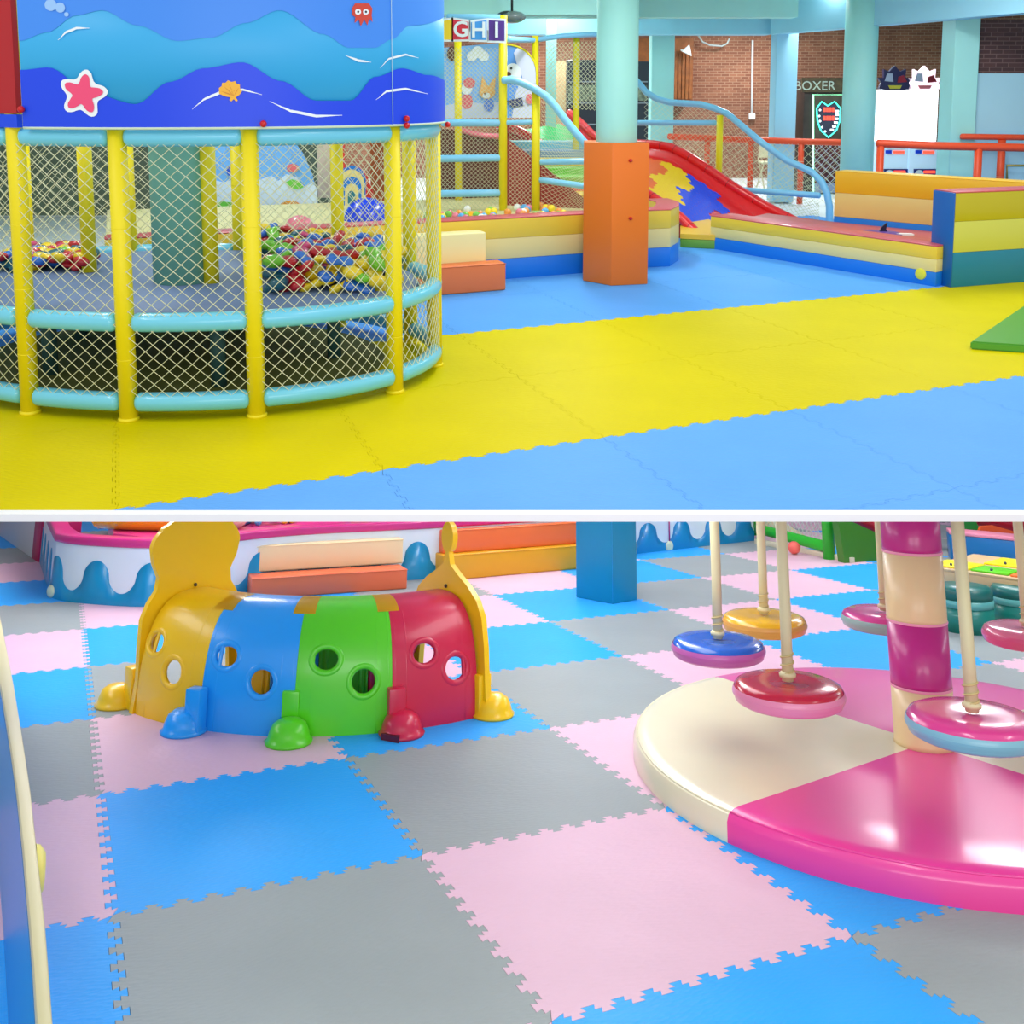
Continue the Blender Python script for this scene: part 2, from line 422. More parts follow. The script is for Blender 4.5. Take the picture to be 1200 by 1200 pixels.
# ---- round netted play pen
PC = Vector((-1.9189, 5.5959, 0)); RX, RY, TL = 1.491, 1.047, -.20616; PR = 1.27
def PE(a, off=0, z=0):
    u, v = (RX+off)*math.cos(a), (RY+off)*math.sin(a); c, s = math.cos(TL), math.sin(TL)
    return Vector((PC.x+u*c-v*s, PC.y+u*s+v*c, z))
def PEang(p):
    d = p-PC; c, s = math.cos(TL), math.sin(TL); return math.atan2((-d.x*s+d.y*c)/RY, (d.x*c+d.y*s)/RX)
def PEin(p):
    d = p-PC; c, s = math.cos(TL), math.sin(TL); return math.hypot((-d.x*s+d.y*c)/RY, (d.x*c+d.y*s)/RX)
def to_oval(bm, off=0):
    for v in bm.verts:
        r_ = math.hypot(v.co.x, v.co.y)
        if r_ > 1e-6:
            a = math.atan2(v.co.y, v.co.x); p = PE(a, 0, v.co.z); v.co = PC.lerp(Vector((p.x, p.y, 0)), r_)+Vector((0, 0, v.co.z))
        else: v.co = Vector((PC.x, PC.y, v.co.z))
    return bm
Yp = 4.578; ZB, ZM, ZT = A(302, 467, Yp).z, A(302, 375, Yp).z, A(302, 160, Yp).z; ZD = ZM+.012
gs = [G(35, 484), G(152, 491), G(302, 488), G(462, 459), G(511, 428)]
angs = [PEang(g) for g in gs]
pen = thing('netted_play_pen', 'round netted play pen with yellow posts and pale blue rails under a sea banner', 'play pen', PC)
step = (angs[3]-angs[1])/2
allang = [angs[0]-step]+angs[:4]+[angs[4]]
a = angs[4]+step*.95
while a < angs[0]-step+2*PI-step*.6: allang.append(a); a += step*1.0
for k, a in enumerate(allang):
    b = new(); p = PE(a)
    top = 2.15 if k in (1,) else ZT+.06
    tube(b, [p+Vector((0, 0, .012)), p+Vector((0, 0, top))], .043, 16)
    lathe(b, [(0, .0), (.05, .0), (.05, .012), (.043, .016)], p, 16)
    o = obj('post', b, YEL, pen)
    # foam sleeve joints
    b = new()
    for z in (.3, .62, .93): lathe(b, [(.0432, z-.0022), (.0446, z), (.0432, z+.0022)], p, 16)
    obj('sleeve_joint', b, YEL, o)
for k in range(len(allang)):
    a0 = allang[k]; a1 = allang[(k+1) % len(allang)]
    if a1 < a0: a1 += 2*PI
    e = .052/PR
    for z, rr, m in ((ZB, .046, 'bottom_rail'), (ZM, .046, 'middle_rail'), (ZT, .046, 'top_rail')):
        b = new(); tube(b, [PE(a0+e+(a1-a0-2*e)*q/10, 0, z) for q in range(11)], rr, 14, round_end=True); obj(m, b, SKY, pen)
# netting
b = new(); ns = 128; z0, z1 = ZB+.03, ZT-.03; sl = (z1-z0)/(PR+.03)
for k in range(ns):
    for sg in (1, -1):
        a = 2*PI*k/ns; pts = []
        for i in range(13):
            u = i/12; aa = a+sg*sl*u
            pts.append(PE(aa, .03, z0+(z1-z0)*u))
        tube(b, pts, .0021, 3, caps=False)
obj('netting', b, NETM, pen, kind='stuff')
# deck inside
b = new(); lathe(b, [(0, ZD-.07), (.93, ZD-.07), (.945, ZD-.035), (.93, ZD), (0, ZD)], (0, 0, 0), 64); to_oval(b)
obj('deck', b, M('grey blue deck vinyl', (104, 128, 168), .55, vary=.12, vscale=3), pen)
b = new(); lathe(b, [(0, .02), (.8, .02), (.8, .03), (0, .03)], (0, 0, 0), 48); to_oval(b); obj('base_mat', b, M('olive floor under deck', (90, 96, 40), .8), pen)
for a in (.2, 1.5, 2.8, 4.1, 5.3):
    b = new(); p = PC.lerp(PE(a), .6); tube(b, [p+Vector((0, 0, .02)), p+Vector((0, 0, ZD-.065))], .04, 12); obj('deck_leg', b, M('dark teal leg', (40, 84, 84), .6), pen)
# inner yellow posts
for px, py in ((105, 318), (248, 331)):
    p = G(px, py, ZD)
    b = new(); tube(b, [p, Vector((p.x, p.y, ZT+.05))], .043, 14); obj('inner_post', b, YEL, pen)
# teal centre column through the pen
p = G(207, 333, ZD); b = new(); lathe(b, [(0, ZD), (.165, ZD), (.165, 2.1), (0, 2.1)], (p.x, p.y+.12, 0), 32)
obj('centre_column', b, M('teal green vinyl', (122, 190, 168), .5, vary=.08, vscale=2), pen)
# the pen is open above, inside the banner ring
# banner: curved board with printed waves
BR = .065; BZ0, BZ1 = A(302, 150, Yp-.065).z, 2.16
def _pxa(a):
    d = PE(a, BR, 1.5)-cam.location; return 600+FPX*d.x/(d.y*math.cos(P1)-d.z*math.sin(P1))
ab0 = -PI/2
while _pxa(ab0) > 27: ab0 -= .002
ab1 = .35
ban = thing('sea_banner', 'curved blue banner board printed with sea waves mounted on top of the netted pen', 'banner', (PC.x, PC.y, BZ0))
NB = 110
def bp(u, z, off=0):
    a = ab0+(ab1-ab0)*u
    return PE(a, BR+off, z)
def band(lo, hi, off, m, name, u0=0, u1=1, n=NB, parent=ban):
    b = new(); g = []
    for k in range(n+1):
        u = u0+(u1-u0)*k/n; g.append((b.verts.new(bp(u, lo(u), off)), b.verts.new(bp(u, hi(u), off))))
    for k in range(n):
        if (g[k][1].co-g[k][0].co).length > 1e-5 or (g[k+1][1].co-g[k+1][0].co).length > 1e-5:
            f = b.faces.new((g[k][0], g[k+1][0], g[k+1][1], g[k][1])); f.smooth = True
    return obj(name, b, m, parent)
def upx(px, py=100):    # banner coordinate of a pixel
    best = None; prev = None
    for k in range(1001):
        u = k/1000; p = bp(u, 1.5); d = p-cam.location; c, s = math.cos(P1), math.sin(P1)
        yy = d.y*c-d.z*s; x = 600+FPX*d.x/yy
        if best is None or abs(x-px) < best[0]: best = (abs(x-px), u)
        if prev is not None and x < prev-.3 and u > .3: break
        prev = x
    return best[1]
def zpx(u, py):         # height on the banner seen at image row py
    lo, hi = 1.0, 2.6
    for _ in range(30):
        z = (lo+hi)/2; d = bp(u, z)-cam.location; c, s = math.cos(P1), math.sin(P1)
        y = PY-FPX*(d.y*s+d.z*c)/(d.y*c-d.z*s)
        if y > py: lo = z
        else: hi = z
    return (lo+hi)/2
def curve(tab):
    us = [(upx(x), y) for x, y in tab]
    def f(u):
        if u <= us[0][0]: y = us[0][1]
        elif u >= us[-1][0]: y = us[-1][1]
        else:
            for (ua, ya), (ub, yb) in zip(us, us[1:]):
                if ua <= u <= ub:
                    t = (u-ua)/(ub-ua+1e-9); t = t*t*(3-2*t); y = ya+(yb-ya)*t; break
        return min(max(zpx(u, y), BZ0), BZ1)
    return f
# core board with thickness
b = new(); rows = []
for k in range(NB+1):
    u = k/NB; rows.append([bp(u, BZ0, -.03), bp(u, BZ0, 0), bp(u, BZ1, 0), bp(u, BZ1, -.03), bp(u, BZ0, -.03)])
sheet(b, rows)
DEEP = M('deep blue print', (8, 66, 232), .45); TURQ = M('turquoise print', (48, 172, 232), .45); MIDB = M('mid blue print', (60, 140, 242), .45)
obj('banner_board', b, TURQ, ban)
fd = curve([(27, 82), (60, 79), (110, 110), (160, 122), (200, 96), (240, 80), (285, 73), (330, 95), (370, 118), (410, 118), (440, 90), (470, 80), (500, 88), (523, 95)])
band(lambda u: BZ0, fd, .004, DEEP, 'wave_print')
fu = curve([(27, 48), (60, 38), (95, 18), (125, 12), (165, 30), (210, 48), (250, 44), (290, 27), (330, 12), (380, 10), (430, 14), (460, 10), (523, 12)])
fu2 = curve([(27, 48), (60, 38), (95, 18), (125, 12), (165, 30), (210, 48), (250, 44), (290, 27), (330, 12), (380, 40), (410, 56), (440, 56), (460, 46), (480, 30), (523, 20)])
band(fu2, lambda u: BZ1, .002, MIDB, 'wave_print')
# white wake lines
WHT = M('white print', (235, 245, 250), .5)
def stroke(tab, wd, m=WHT, name='wake_line', off=.006):
    b = new(); n = len(tab); c = []
    for k in range((n-1)*8+1):
        i = min(int(k/8), n-2); t = k/8-i
        x = tab[i][0]*(1-t)+tab[i+1][0]*t; y = tab[i][1]*(1-t)+tab[i+1][1]*t
        u = upx(x); s = k/((n-1)*8); ww = wd*math.sin(PI*min(max(s, .06), .94))
        c.append((bp(u, zpx(u, y)-ww, off), bp(u, zpx(u, y)+ww, off)))
    g = [(b.verts.new(p), b.verts.new(q)) for p, q in c]
    for p, q in zip(g, g[1:]): b.faces.new((p[0], q[0], q[1], p[1]))
    return obj(name, b, m, ban)
stroke([(73, 47), (82, 38), (95, 33), (110, 33)], .006); stroke([(225, 128), (240, 116), (262, 107), (285, 105), (307, 111)], .007)
stroke([(316, 119), (340, 130), (370, 136), (400, 135)], .007); stroke([(405, 65), (420, 71), (435, 73)], .006)
stroke([(440, 117), (452, 107), (475, 104), (500, 110)], .006); stroke([(445, 80), (455, 69), (475, 64), (490, 68)], .005)
def sticker(pts, cx, cy, m, name, off=.008, parent=ban):
    """flat print of pixel-sized outline (dx,dy) about banner point under pixel cx, cy"""
    b = new(); vs = []
    for dx, dy in pts:
        u = upx(cx+dx); vs.append(b.verts.new(bp(u, zpx(u, cy+dy), off)))
    f = b.faces.new(vs); return obj(name, b, m, parent)
def star(r, k, n=5, rot=0): return [((r if i % 2 == 0 else r*k)*math.sin(rot+PI*i/n), -(r if i % 2 == 0 else r*k)*math.cos(rot+PI*i/n)) for i in range(2*n)]
def blob(r, k, rot): return [(lambda rr, a: (rr*math.sin(a), -rr*math.cos(a)))(r*(k+(1-k)*(.5+.5*math.cos(5*(a_-rot)))**1.1), a_) for a_ in [2*PI*i/60 for i in range(60)]]
sticker(blob(29, .66, .2), 99, 110, WHT, 'star_outline', .007); sticker(blob(23.5, .52, .2), 99, 110, M('pink print', (238, 74, 122), .45), 'sea_star', .009)
sticker([(-13, 3), (-13, -4), (-10, -6), (-9, -10), (-5, -10), (-2, -13), (2, -11), (6, -12), (8, -9), (12, -8), (12, -3), (14, 0), (11, 4), (6, 7), (9, 11), (6, 12), (4, 9), (1, 12), (-1, 10), (0, 7), (-6, 6)], 270, 107, M('ochre print', (240, 178, 40), .45), 'sea_shell')
for sx_, sy_ in ((-10, 0), (-7, -6), (-1, -9), (5, -8), (10, -4)): stroke([(274, 112), (270+sx_, 107+sy_)], .0022, M('shell line', (206, 132, 30), .5), 'shell_line', .0092)
sticker([(-11, 0), (-12, -8), (-8, -14), (8, -14), (12, -8), (11, 0), (12, 8), (8, 4), (6, 12), (2, 5), (-2, 13), (-4, 5), (-9, 9), (-8, 2)], 425, 18, M('red print', (208, 66, 50), .45), 'octopus_print')
for dx in (-5, 4):
    sticker([(3.4*math.cos(2*PI*k/10), 3.4*math.sin(2*PI*k/10)) for k in range(10)], 425+dx, 14, WHT, 'octopus_eye', .0095)
    sticker([(1.4*math.cos(2*PI*k/8), 1.4*math.sin(2*PI*k/8)) for k in range(8)], 425+dx, 14, BLK, 'octopus_eye', .0105)
for x, y, r in ((66, 6, 7), (77, 9, 6), (84, 17, 2.6)): sticker([(r*math.cos(2*PI*k/14), r*math.sin(2*PI*k/14)) for k in range(14)], x, y, M('pale bubble print', (150, 196, 248), .45), 'bubble_print', .006)
# seam and hem
b = new(); u = upx(459); tube(b, [bp(u, BZ0, .006), bp(u, BZ1, .006)], .0022, 5); obj('seam', b, M('seam cord', (170, 210, 235), .5), ban)
b = new(); tube(b, [bp(k/60, BZ0, 0) for k in range(61)], .007, 6); obj('hem', b, M('pale hem', (206, 226, 196), .5), ban)
for x, y in ((28, 128), (307, 145), (473, 139), (473, 147), (526, 146)):
    u = upx(min(x, 522)); b = new(); ball(b, bp(u, zpx(u, y), .018), .0165, 10); obj('knob', b, REDK, ban)
# red banner board left of the yellow pole
p0, p1 = bp(0, 0), PE(ab0-.5, BR)
bt = thing('red_board', 'red padded board above the rail left of the sea banner', 'board', (p1.x, p1.y, ZT))
d = (p0-p1).normalized(); nn = Vector((d.y, -d.x, 0))
b = new(); e = p0-d*.045
slab_poly(b, [Vector((p1.x, p1.y, A(10, 133, 4.6).z)), Vector((e.x, e.y, A(10, 133, 4.6).z)), Vector((e.x, e.y, 2.15)), Vector((p1.x, p1.y, 2.15))], .03, n=-nn); obj('board', b, M('deep red board', (176, 12, 24), .5), bt)
b = new(); slab_poly(b, [Vector((p1.x, p1.y, BZ0)), Vector((e.x, e.y, BZ0)), Vector((e.x, e.y, A(10, 134, 4.6).z)), Vector((p1.x, p1.y, A(10, 134, 4.6).z))], .03, n=-nn); obj('blue_strip', b, DEEP, bt)

# ---- heap of soft toy pieces on the deck
TOYC = [('yellow', (236, 206, 20)), ('red', (186, 22, 36)), ('blue', (40, 110, 206)), ('green', (110, 190, 30)), ('dark teal', (20, 92, 110)), ('pink', (206, 66, 120))]
toys = []
for nme, c in TOYC:
    b = new(); n = 9; rr = []
    lathe(b, [(0, -.085), (.03, -.075), (.047, -.05), (.04, -.02), (.028, 0), (.04, .02), (.047, .05), (.03, .075), (0, .085)], (0, 0, 0), 9)
    for v in b.verts: v.co = Vector((v.co.z+.0, v.co.x*1.0, v.co.y*.62)); v.co.z += .25*abs(v.co.x)*(1 if v.co.x > 0 else -1)*.4
    toys.append((nme, b, M(nme+' vinyl toy', c, .35, coat=.4)))
tm = []
for nme, b, m in toys:
    smooth(b, 2); me = bpy.data.meshes.new('toy_piece'); b.to_mesh(me); b.free(); me.materials.append(m); tm.append((nme, me))
wts = [0]*4+[1]*3+[2]*3+[3]*3+[4]*2+[5]
n = 0; tries = 0
def inpen(p, q=.86): return PEin(Vector((p.x, p.y, 0))) < q
placed = []
while n < 250 and tries < 6000:
    tries += 1
    py = random.uniform(282, 336); px = random.uniform(300 if py < 320 else 318, 505)
    if n > 200: px, py = random.uniform(4, 100), random.uniform(296, 311)
    z = ZD+.035; p = G(px, py, z)
    if not inpen(p) or (p-Vector((p.x, p.y, 0))).length < 0: continue
    edge = (PC.y+.25-p.y)
    lay = sum(1 for q in placed if (q-p).length < .075)
    if lay > (3 if n <= 200 else 1): continue
    placed.append(p.copy())
    k = random.choice(wts); nme, me = tm[k]
    o = bpy.data.objects.new('toy_piece', me); C.objects.link(o); o.location = (p.x, p.y, z+lay*.045)
    o.rotation_euler = (random.uniform(-.5, .5), random.uniform(-.4, .4), random.uniform(0, 6.3))
    s = random.uniform(.8, 1.35); o.scale = (s, s, s)
    lf = 'small heap at the left of the pen deck' if p.x < -1.8 else 'big heap at the right of the pen deck'
    o['label'] = f'{nme} vinyl toy piece in the {lf}'; o['category'] = 'toy'; o['group'] = f'{nme} toy pieces, {lf}'
    n += 1

# ---- striped padded ball pit wall, left
SY = M('golden yellow vinyl', (238, 204, 62), .4, coat=.15); SC = M('cream vinyl', (234, 216, 144), .4, coat=.15); SB = M('cobalt vinyl', (14, 122, 226), .4, coat=.15); SR = M('maroon pink vinyl', (204, 84, 92), .4, coat=.15)
def striped(t, path, thick, zt, frac=(0, .34, .68, 1), rim=.012, names=('blue_stripe', 'cream_stripe', 'yellow_stripe')):
    for k, m in enumerate((SB, SC, SY)):
        b = new(); wall_path(b, path, thick, zt*frac[k]+(.001 if k else 0), zt*frac[k+1], .004); obj(names[k], b, m, t)
    b = new(); wall_path(b, [(p[0], p[1]) for p in path], thick, zt, zt+rim, .006); obj('top_rim', b, SR, t)
wl = G(593, 327); wm = G(683, 320); dirw = (wm-wl).normalized(); en = G(765, 313); tip = G(795, 305)
pit = thing('ball_pit_wall', 'long striped padded pit wall in yellow, cream and blue with rounded end beside the orange column pad', 'padded wall', wl)
left = wl-dirw*3.1
path = [left, wl, wm, en, G(785, 312), tip, G(795, 302)+Vector((.02, .15, 0)), G(793, 302)+Vector((-.02, .45, 0))]
zp = A(593, 255, wl.y).z-.012
striped(pit, [(p.x, p.y) for p in path], .22, zp)
# pit floor cushion & inner back
# steps
def block(name, label, x0, x1, ytop, ybot, z0, zt, depth, mt, cat='block'):
    a0 = G(x1, ybot, z0); t = thing(name, label, cat, a0)
    a1 = a0-dirw*2.2; nrm = Vector((-dirw.y, dirw.x, 0))
    b = new(); prism(b, [(a1.x, a1.y), (a0.x, a0.y), ((a0+nrm*depth).x, (a0+nrm*depth).y), ((a1+nrm*depth).x, (a1+nrm*depth).y)], z0, zt, .014, 3)
    obj('cushion', b, mt, t)
    b = new(); p = a0-dirw*.006+Vector((0, 0, 0)); tube(b, [a1-nrm*.001+Vector((0, 0, zt-z0-.006)), a0-nrm*.001+Vector((0, 0, zt-z0-.006))], .003, 6); obj('piping', b, mt, t)
    return t
oz = G(593, 340).y; oz = A(593, 308, oz).z
block('step_block', 'orange padded step block on the blue mats in front of the cream one', 517, 593, 308, 340, 0, oz, .17, M('orange step vinyl', (236, 120, 62), .45))
nrm = Vector((-dirw.y, dirw.x, 0))
a0 = G(593, 340)+nrm*.175-dirw*.10; t = thing('step_block', 'cream padded step block between the orange one and the striped pit wall', 'block', a0)
a1 = a0-dirw*2.0; b = new(); prism(b, [(a1.x, a1.y), (a0.x, a0.y), ((a0+nrm*.17).x, (a0+nrm*.17).y), ((a1+nrm*.17).x, (a1+nrm*.17).y)], 0, A(576, 272, a0.y).z, .014, 3); obj('cushion', b, M('pale cream vinyl', (246, 232, 166), .45), t)
# ---- things in the pit: balls, half balls
BALLC = [('white', (236, 236, 232)), ('yellow', (244, 220, 40)), ('light blue', (84, 170, 226)), ('pink', (228, 120, 140)), ('green', (120, 196, 70)), ('orange', (240, 150, 60))]
bmesh_ball = []
for nme, c in BALLC:
    b = new(); ball(b, (0, 0, 0), .035, 14); smooth(b, 2); me = bpy.data.meshes.new('play_ball'); b.to_mesh(me); b.free(); me.materials.append(M(nme+' ball', c, .35, coat=.3)); bmesh_ball.append((nme, me))
def pball(p, k, where, grp):
    nme, me = bmesh_ball[k]; o = bpy.data.objects.new('play_ball', me); C.objects.link(o); o.location = p
    if MODE[0] == 'lower': LOWER.append(o)
    o['label'] = f'{nme} ball {where}'; o['category'] = 'ball'; o['group'] = grp+f' ({nme})'; return o
b = new(); zf = zp-.075
q = [left+nrm*.22, wm+nrm*.22, en+nrm*.25, en+nrm*2.2+dirw*-.1, left+nrm*2.6]
prism(b, [(p.x, p.y) for p in q], 0, zf, .01); t = thing('pit_cushion', 'cream padded base of the ball pit behind the striped wall', 'cushion', q[0]); obj('cushion', b, M('pit cushion', (214, 206, 150), .6), t)
for k in range(60):
    px = random.uniform(516, 700); 
    c = wl+dirw*(A(px, 250, 8.6).x-wl.x)+nrm*random.uniform(.28, 1.1)
    pball((c.x, c.y, zf+.036), random.randrange(6), 'behind the striped pit wall left of the orange pad', 'balls behind the striped wall')
def dome(px, py, Y, r, m, name, label, sx=1):
    p = A(px, py, Y); b = new(); lathe(b, [(0, r)]+[(r*math.sin(a), r*math.cos(a)) for a in [PI*k/20 for k in range(1, 18)]]+[(r*.4, -r*.95), (0, -r*.95)], (p.x, p.y, p.z-r), 36)
    obj(name, b, m, None, label, 'ball')
def big(px0, px1, ytop, Y, m, label):
    r = (A(px1, ytop, Y).x-A(px0, ytop, Y).x)/2; zt_ = A((px0+px1)/2, ytop, Y).z
    b = new(); c = Vector(((A(px0, ytop, Y).x+A(px1, ytop, Y).x)/2, Y+r*.0, max(zt_-r, zf+r*.0)))
    z_ = max(zt_-r, zf-.0+r) if False else zt_-r
    ball(b, (c.x, c.y, zt_-r), r, 36)
    o = obj('exercise_ball', b, m, None, label, 'ball')
big(533, 572, 247, 8.75, M('orange yellow ball', (248, 176, 16), .3, coat=.4), 'orange yellow exercise ball half hidden behind the striped pit wall')
big(402, 458, 231, 8.6, M('royal blue ball', (24, 60, 230), .25, coat=.5), 'big royal blue exercise ball behind the pen netting in front of the rainbow arch')
big(333, 368, 252, 8.3, M('pink ball', (250, 120, 160), .3, coat=.4), 'pink exercise ball behind the pen netting left of the blue ball')

# ---- play frame behind the pit
def post(name, px, ytop, Y, zbot=None, r=.042, parent=None, m=YEL):
    p = A(px, 200, Y); x = A(px, (ytop+250)/2, Y).x; b = new(); tube(b, [(x, Y, zbot if zbot is not None else zf), (x, Y, A(px, ytop, Y).z)], r, 14); return obj(name, b, m, parent)
fr = thing('climbing_frame', 'climbing frame of yellow posts and light blue rails with fine netting behind the ball pit', 'play frame', (0.2, 9.4, zf))
for px, yt, Y in ((589.5, 18, 9.3), (628, 105, 9.3), (537, 48, 10.2), (627, 42, 10.9), (675, 45, 11.3)): post('post', px, yt, Y, parent=fr, r=.040 if Y < 10 else .038)
SKY2 = M('powder blue foam sleeve', (132, 204, 244), .35, coat=.2)
def rail(tab, r=.035, parent=fr, name='rail', m=SKY2, re=True):
    b = new(); tube(b, [A(x, y, Y) for x, y, Y in tab], r, 12, round_end=re); return obj(name, b, m, parent)
rail([(519, 144, 9.3), (585, 144, 9.3)]); rail([(594, 144, 9.3), (624, 143, 9.3)], .025)
rail([(512, 186, 9.3), (585, 185, 9.3)]); rail([(512, 227, 9.3), (585, 226, 9.3)])
rail([(634, 190, 9.3), (684, 189, 9.2)], .030); rail([(633, 211, 9.3), (684, 218, 9.0)], .030)
rail([(525, 20, 9.3), (586, 21, 9.3)], .032); rail([(596, 46, 9.3), (625, 47, 10.9), (660, 42, 11.1), (705, 40, 11.3)], .03)
rail([(590, 94, 9.25), (600, 93, 9.25), (612, 97, 9.25), (625, 103, 9.25), (640, 113, 9.22), (650, 124, 9.2), (662, 140, 9.15), (675, 156, 9.1), (692, 175, 9.05)], .037, name='curved_handrail')
rail([(735, 144, 12.9), (838, 144, 12.6)], .036); rail([(864, 222, 12.1), (960, 229, 11.5)], .036)
hr = [(735, 84, 13.0), (750, 99, 12.95), (757, 108, 12.9), (770, 116, 12.85), (785, 120, 12.8), (800, 121, 12.75), (820, 122, 12.65), (838, 127, 12.55), (852, 133, 12.45), (870, 148, 12.3), (890, 165, 12.1), (905, 176, 12.0), (922, 188, 11.9), (938, 195, 11.8), (952, 202, 11.7), (963, 213, 11.6), (969, 226, 11.55), (972, 242, 11.5), (972, 270, 11.5)]
rail(hr, .042, name='curved_handrail')
b = new(); x = A(843, 170, 12.5).x; tube(b, [(x, 12.5, .3), (x, 12.5, A(843, 135, 12.5).z)], .042, 14); obj('post', b, YEL, fr)
def netq(px, cell, parent=fr, r=.0022, m=NETM):
    b = new(); net_plane(b, [A(*q) for q in px], cell, r); return obj('netting', b, m, parent, kind='stuff')
netq([(596, 250, 9.3), (628, 252, 9.3), (628, 102, 9.3), (596, 98, 9.3)], .042)
netq([(634, 250, 9.28), (684, 247, 9.28), (684, 170, 9.28), (634, 110, 9.28)], .042)
netq([(515, 252, 9.35), (588, 250, 9.35), (588, 56, 9.35), (515, 56, 9.35)], .042)
netq([(640, 125, 11.0), (705, 130, 11.2), (705, 48, 11.2), (640, 50, 11.0)], .05, r=.003)
netq([(755, 215, 12.9), (840, 212, 12.6), (840, 128, 12.6), (755, 112, 12.9)], .075, r=.0022)
netq([(848, 222, 12.5), (960, 262, 11.6), (960, 215, 11.6), (848, 138, 12.5)], .075, r=.0022)
# ---- cube letter sign
sg = thing('letter_sign', 'white edged sign of tilted cubes lettered G H I on the yellow post', 'sign', A(552, 47, 9.2))
CC = [((512, 523), (22, 47, 44, 25), (250, 216, 30), None), ((531, 550), (25, 47, 47, 22), (226, 36, 62), 'G'), ((552, 572), (22, 47, 47, 25), (62, 160, 240), 'H'), ((573, 591), (24, 47, 48, 21), (76, 34, 140), 'I')]
for (xa_, xb_), (y0, y1, y2, y3), c, ch in [((518, 530), (24, 47, 47, 22), (250, 216, 30), None), ((530, 550), (22, 47, 46.5, 25), (226, 36, 62), 'G'), ((551, 571), (25.5, 47, 47.5, 23), (62, 160, 240), 'H'), ((572, 592), (23, 48, 48.5, 24), (76, 34, 140), 'I')]:
    Y = 9.18; b = new()
    def qd(g, dy, Y): return [A(xa_-g, y1+dy, Y), A(xb_+g, y2+dy, Y), A(xb_+g, y3-dy, Y), A(xa_-g, y0-dy, Y)]
    slab_poly(b, qd(1.2, 1.8, Y), .02, n=(0, 1, 0)); face = obj('cube_panel', b, WHT, sg)
    b = new(); slab_poly(b, qd(-.8, -.6, Y-.003), .006, n=(0, 1, 0)); obj('cube_face', b, M('sign '+str(ch), c, .45), face)
    if ch:
        cc = (A(xa_, y0, Y)+A(xb_, y2, Y)+A(xa_, y1, Y)+A(xb_, y3, Y))/4
        b = text_bm(ch, .20, .002, .004)
        place(b, Matrix.Translation(cc+Vector((0, -.012, 0))) @ Matrix.Rotation(PI/2, 4, 'X'))
        for off in (0,):
            b2 = b.copy(); bmesh.ops.translate(b2, verts=b2.verts, vec=(off, 0, 0)); obj('letter', b2, WHT, face, sm=False) if off == 0 else obj('letter', b2, WHT, face, sm=False)
        b.free()
# ---- murals behind the netting
SKYP = M('mural sky blue', (132, 190, 246), .6); GRASS = M('mural grass green', (110, 200, 70), .6)
def mural(name, label, pts, Y, m, th=.02):
    t = thing(name, label, 'mural', A(pts[0][0], pts[0][1], Y)); b = new(); slab_poly(b, [A(x, y, Y) for x, y in pts], th, n=(0, 1, 0)); obj('board', b, m, t); return t
def printed(t, pts, Y, m, name='print'):
    b = new(); slab_poly(b, [A(x, y, Y) for x, y in pts], .004, n=(0, 1, 0)); return obj(name, b, m, t)
def circ(cx, cy, rx, ry=None, n=18, a0=0, a1=2*PI): return [(cx+rx*math.cos(a0+(a1-a0)*k/n), cy+(ry or rx)*math.sin(a0+(a1-a0)*k/n)) for k in range(n)]
PALE = M('mural pale ground', (210, 222, 244), .6); FOX = M('mural tan', (232, 178, 100), .6); DK = M('mural brown', (96, 54, 40), .6); PINKP = M('mural pink', (226, 108, 120), .6)
t = mural('picture_board', 'sky picture board with a cloud and two small animals behind the netting', [(519, 139), (590, 138), (590, 50), (519, 56)], 11.0, SKYP)
printed(t, [(519, 139), (590, 138), (590, 118), (570, 122), (545, 119), (519, 124)], 10.99, PALE)
for cx, cy, r in ((553, 66, 6), (560, 61, 7), (567, 66, 6)): printed(t, circ(cx, cy, r), 10.985-.002*cx % .003, WHT, 'cloud')
printed(t, circ(571, 108, 9.5, 8), 10.975, FOX, 'animal_head'); printed(t, [(563, 104), (565, 89), (571, 99)], 10.98, FOX, 'ear'); printed(t, [(573, 99), (581, 89), (580, 104)], 10.98, FOX, 'ear'); printed(t, circ(570, 112, 4.5, 3.5), 10.965, WHT, 'muzzle'); printed(t, circ(568.5, 110, 1.4, 1.2), 10.955, DK, 'nose'); printed(t, circ(573, 123, 6, 8), 10.98, M('mural blue', (96, 140, 226), .6), 'body')
printed(t, circ(547, 104, 6.5, 7), 10.975, WHT, 'animal_head'); printed(t, circ(550, 97, 7, 6.5), 10.97, PINKP, 'hat'); printed(t, circ(547, 119, 7, 9), 10.985, PINKP, 'body')
printed(t, circ(530, 63, 6, 9), 10.985, DK, 'balloon')
t = mural('picture_board', 'arched blue picture board with a big white bear and yellow rim', [(592, 138), (629, 138), (629, 85)]+[(629-37*(1-math.cos(a)), 85-33*math.sin(a)) for a in [PI/2*k/8 for k in range(1, 9)]], 10.8, M('mural mid blue', (92, 156, 232), .6))
printed(t, [(600, 138), (629, 138), (629, 85)]+[(629-30*(1-math.cos(a)), 85-31*math.sin(a)) for a in [PI/2*k/6 for k in range(1, 6)]]+[(602, 62), (606, 76), (612, 90), (604, 110)], 10.79, M('mural lilac white', (214, 222, 246), .6), 'bear_body')
printed(t, circ(601, 86, 10, 12), 10.78, WHT, 'bear_head'); printed(t, circ(596, 87, 3, 3), 10.77, DK, 'nose'); printed(t, circ(599, 80, 1.4), 10.77, BLK, 'eye'); printed(t, circ(621, 116, 5, 6), 10.77, PINKP, 'cupcake'); printed(t, [(594, 118), (612, 114), (613, 124), (600, 126)], 10.775, M('mural navy', (52, 62, 110), .6), 'bow')
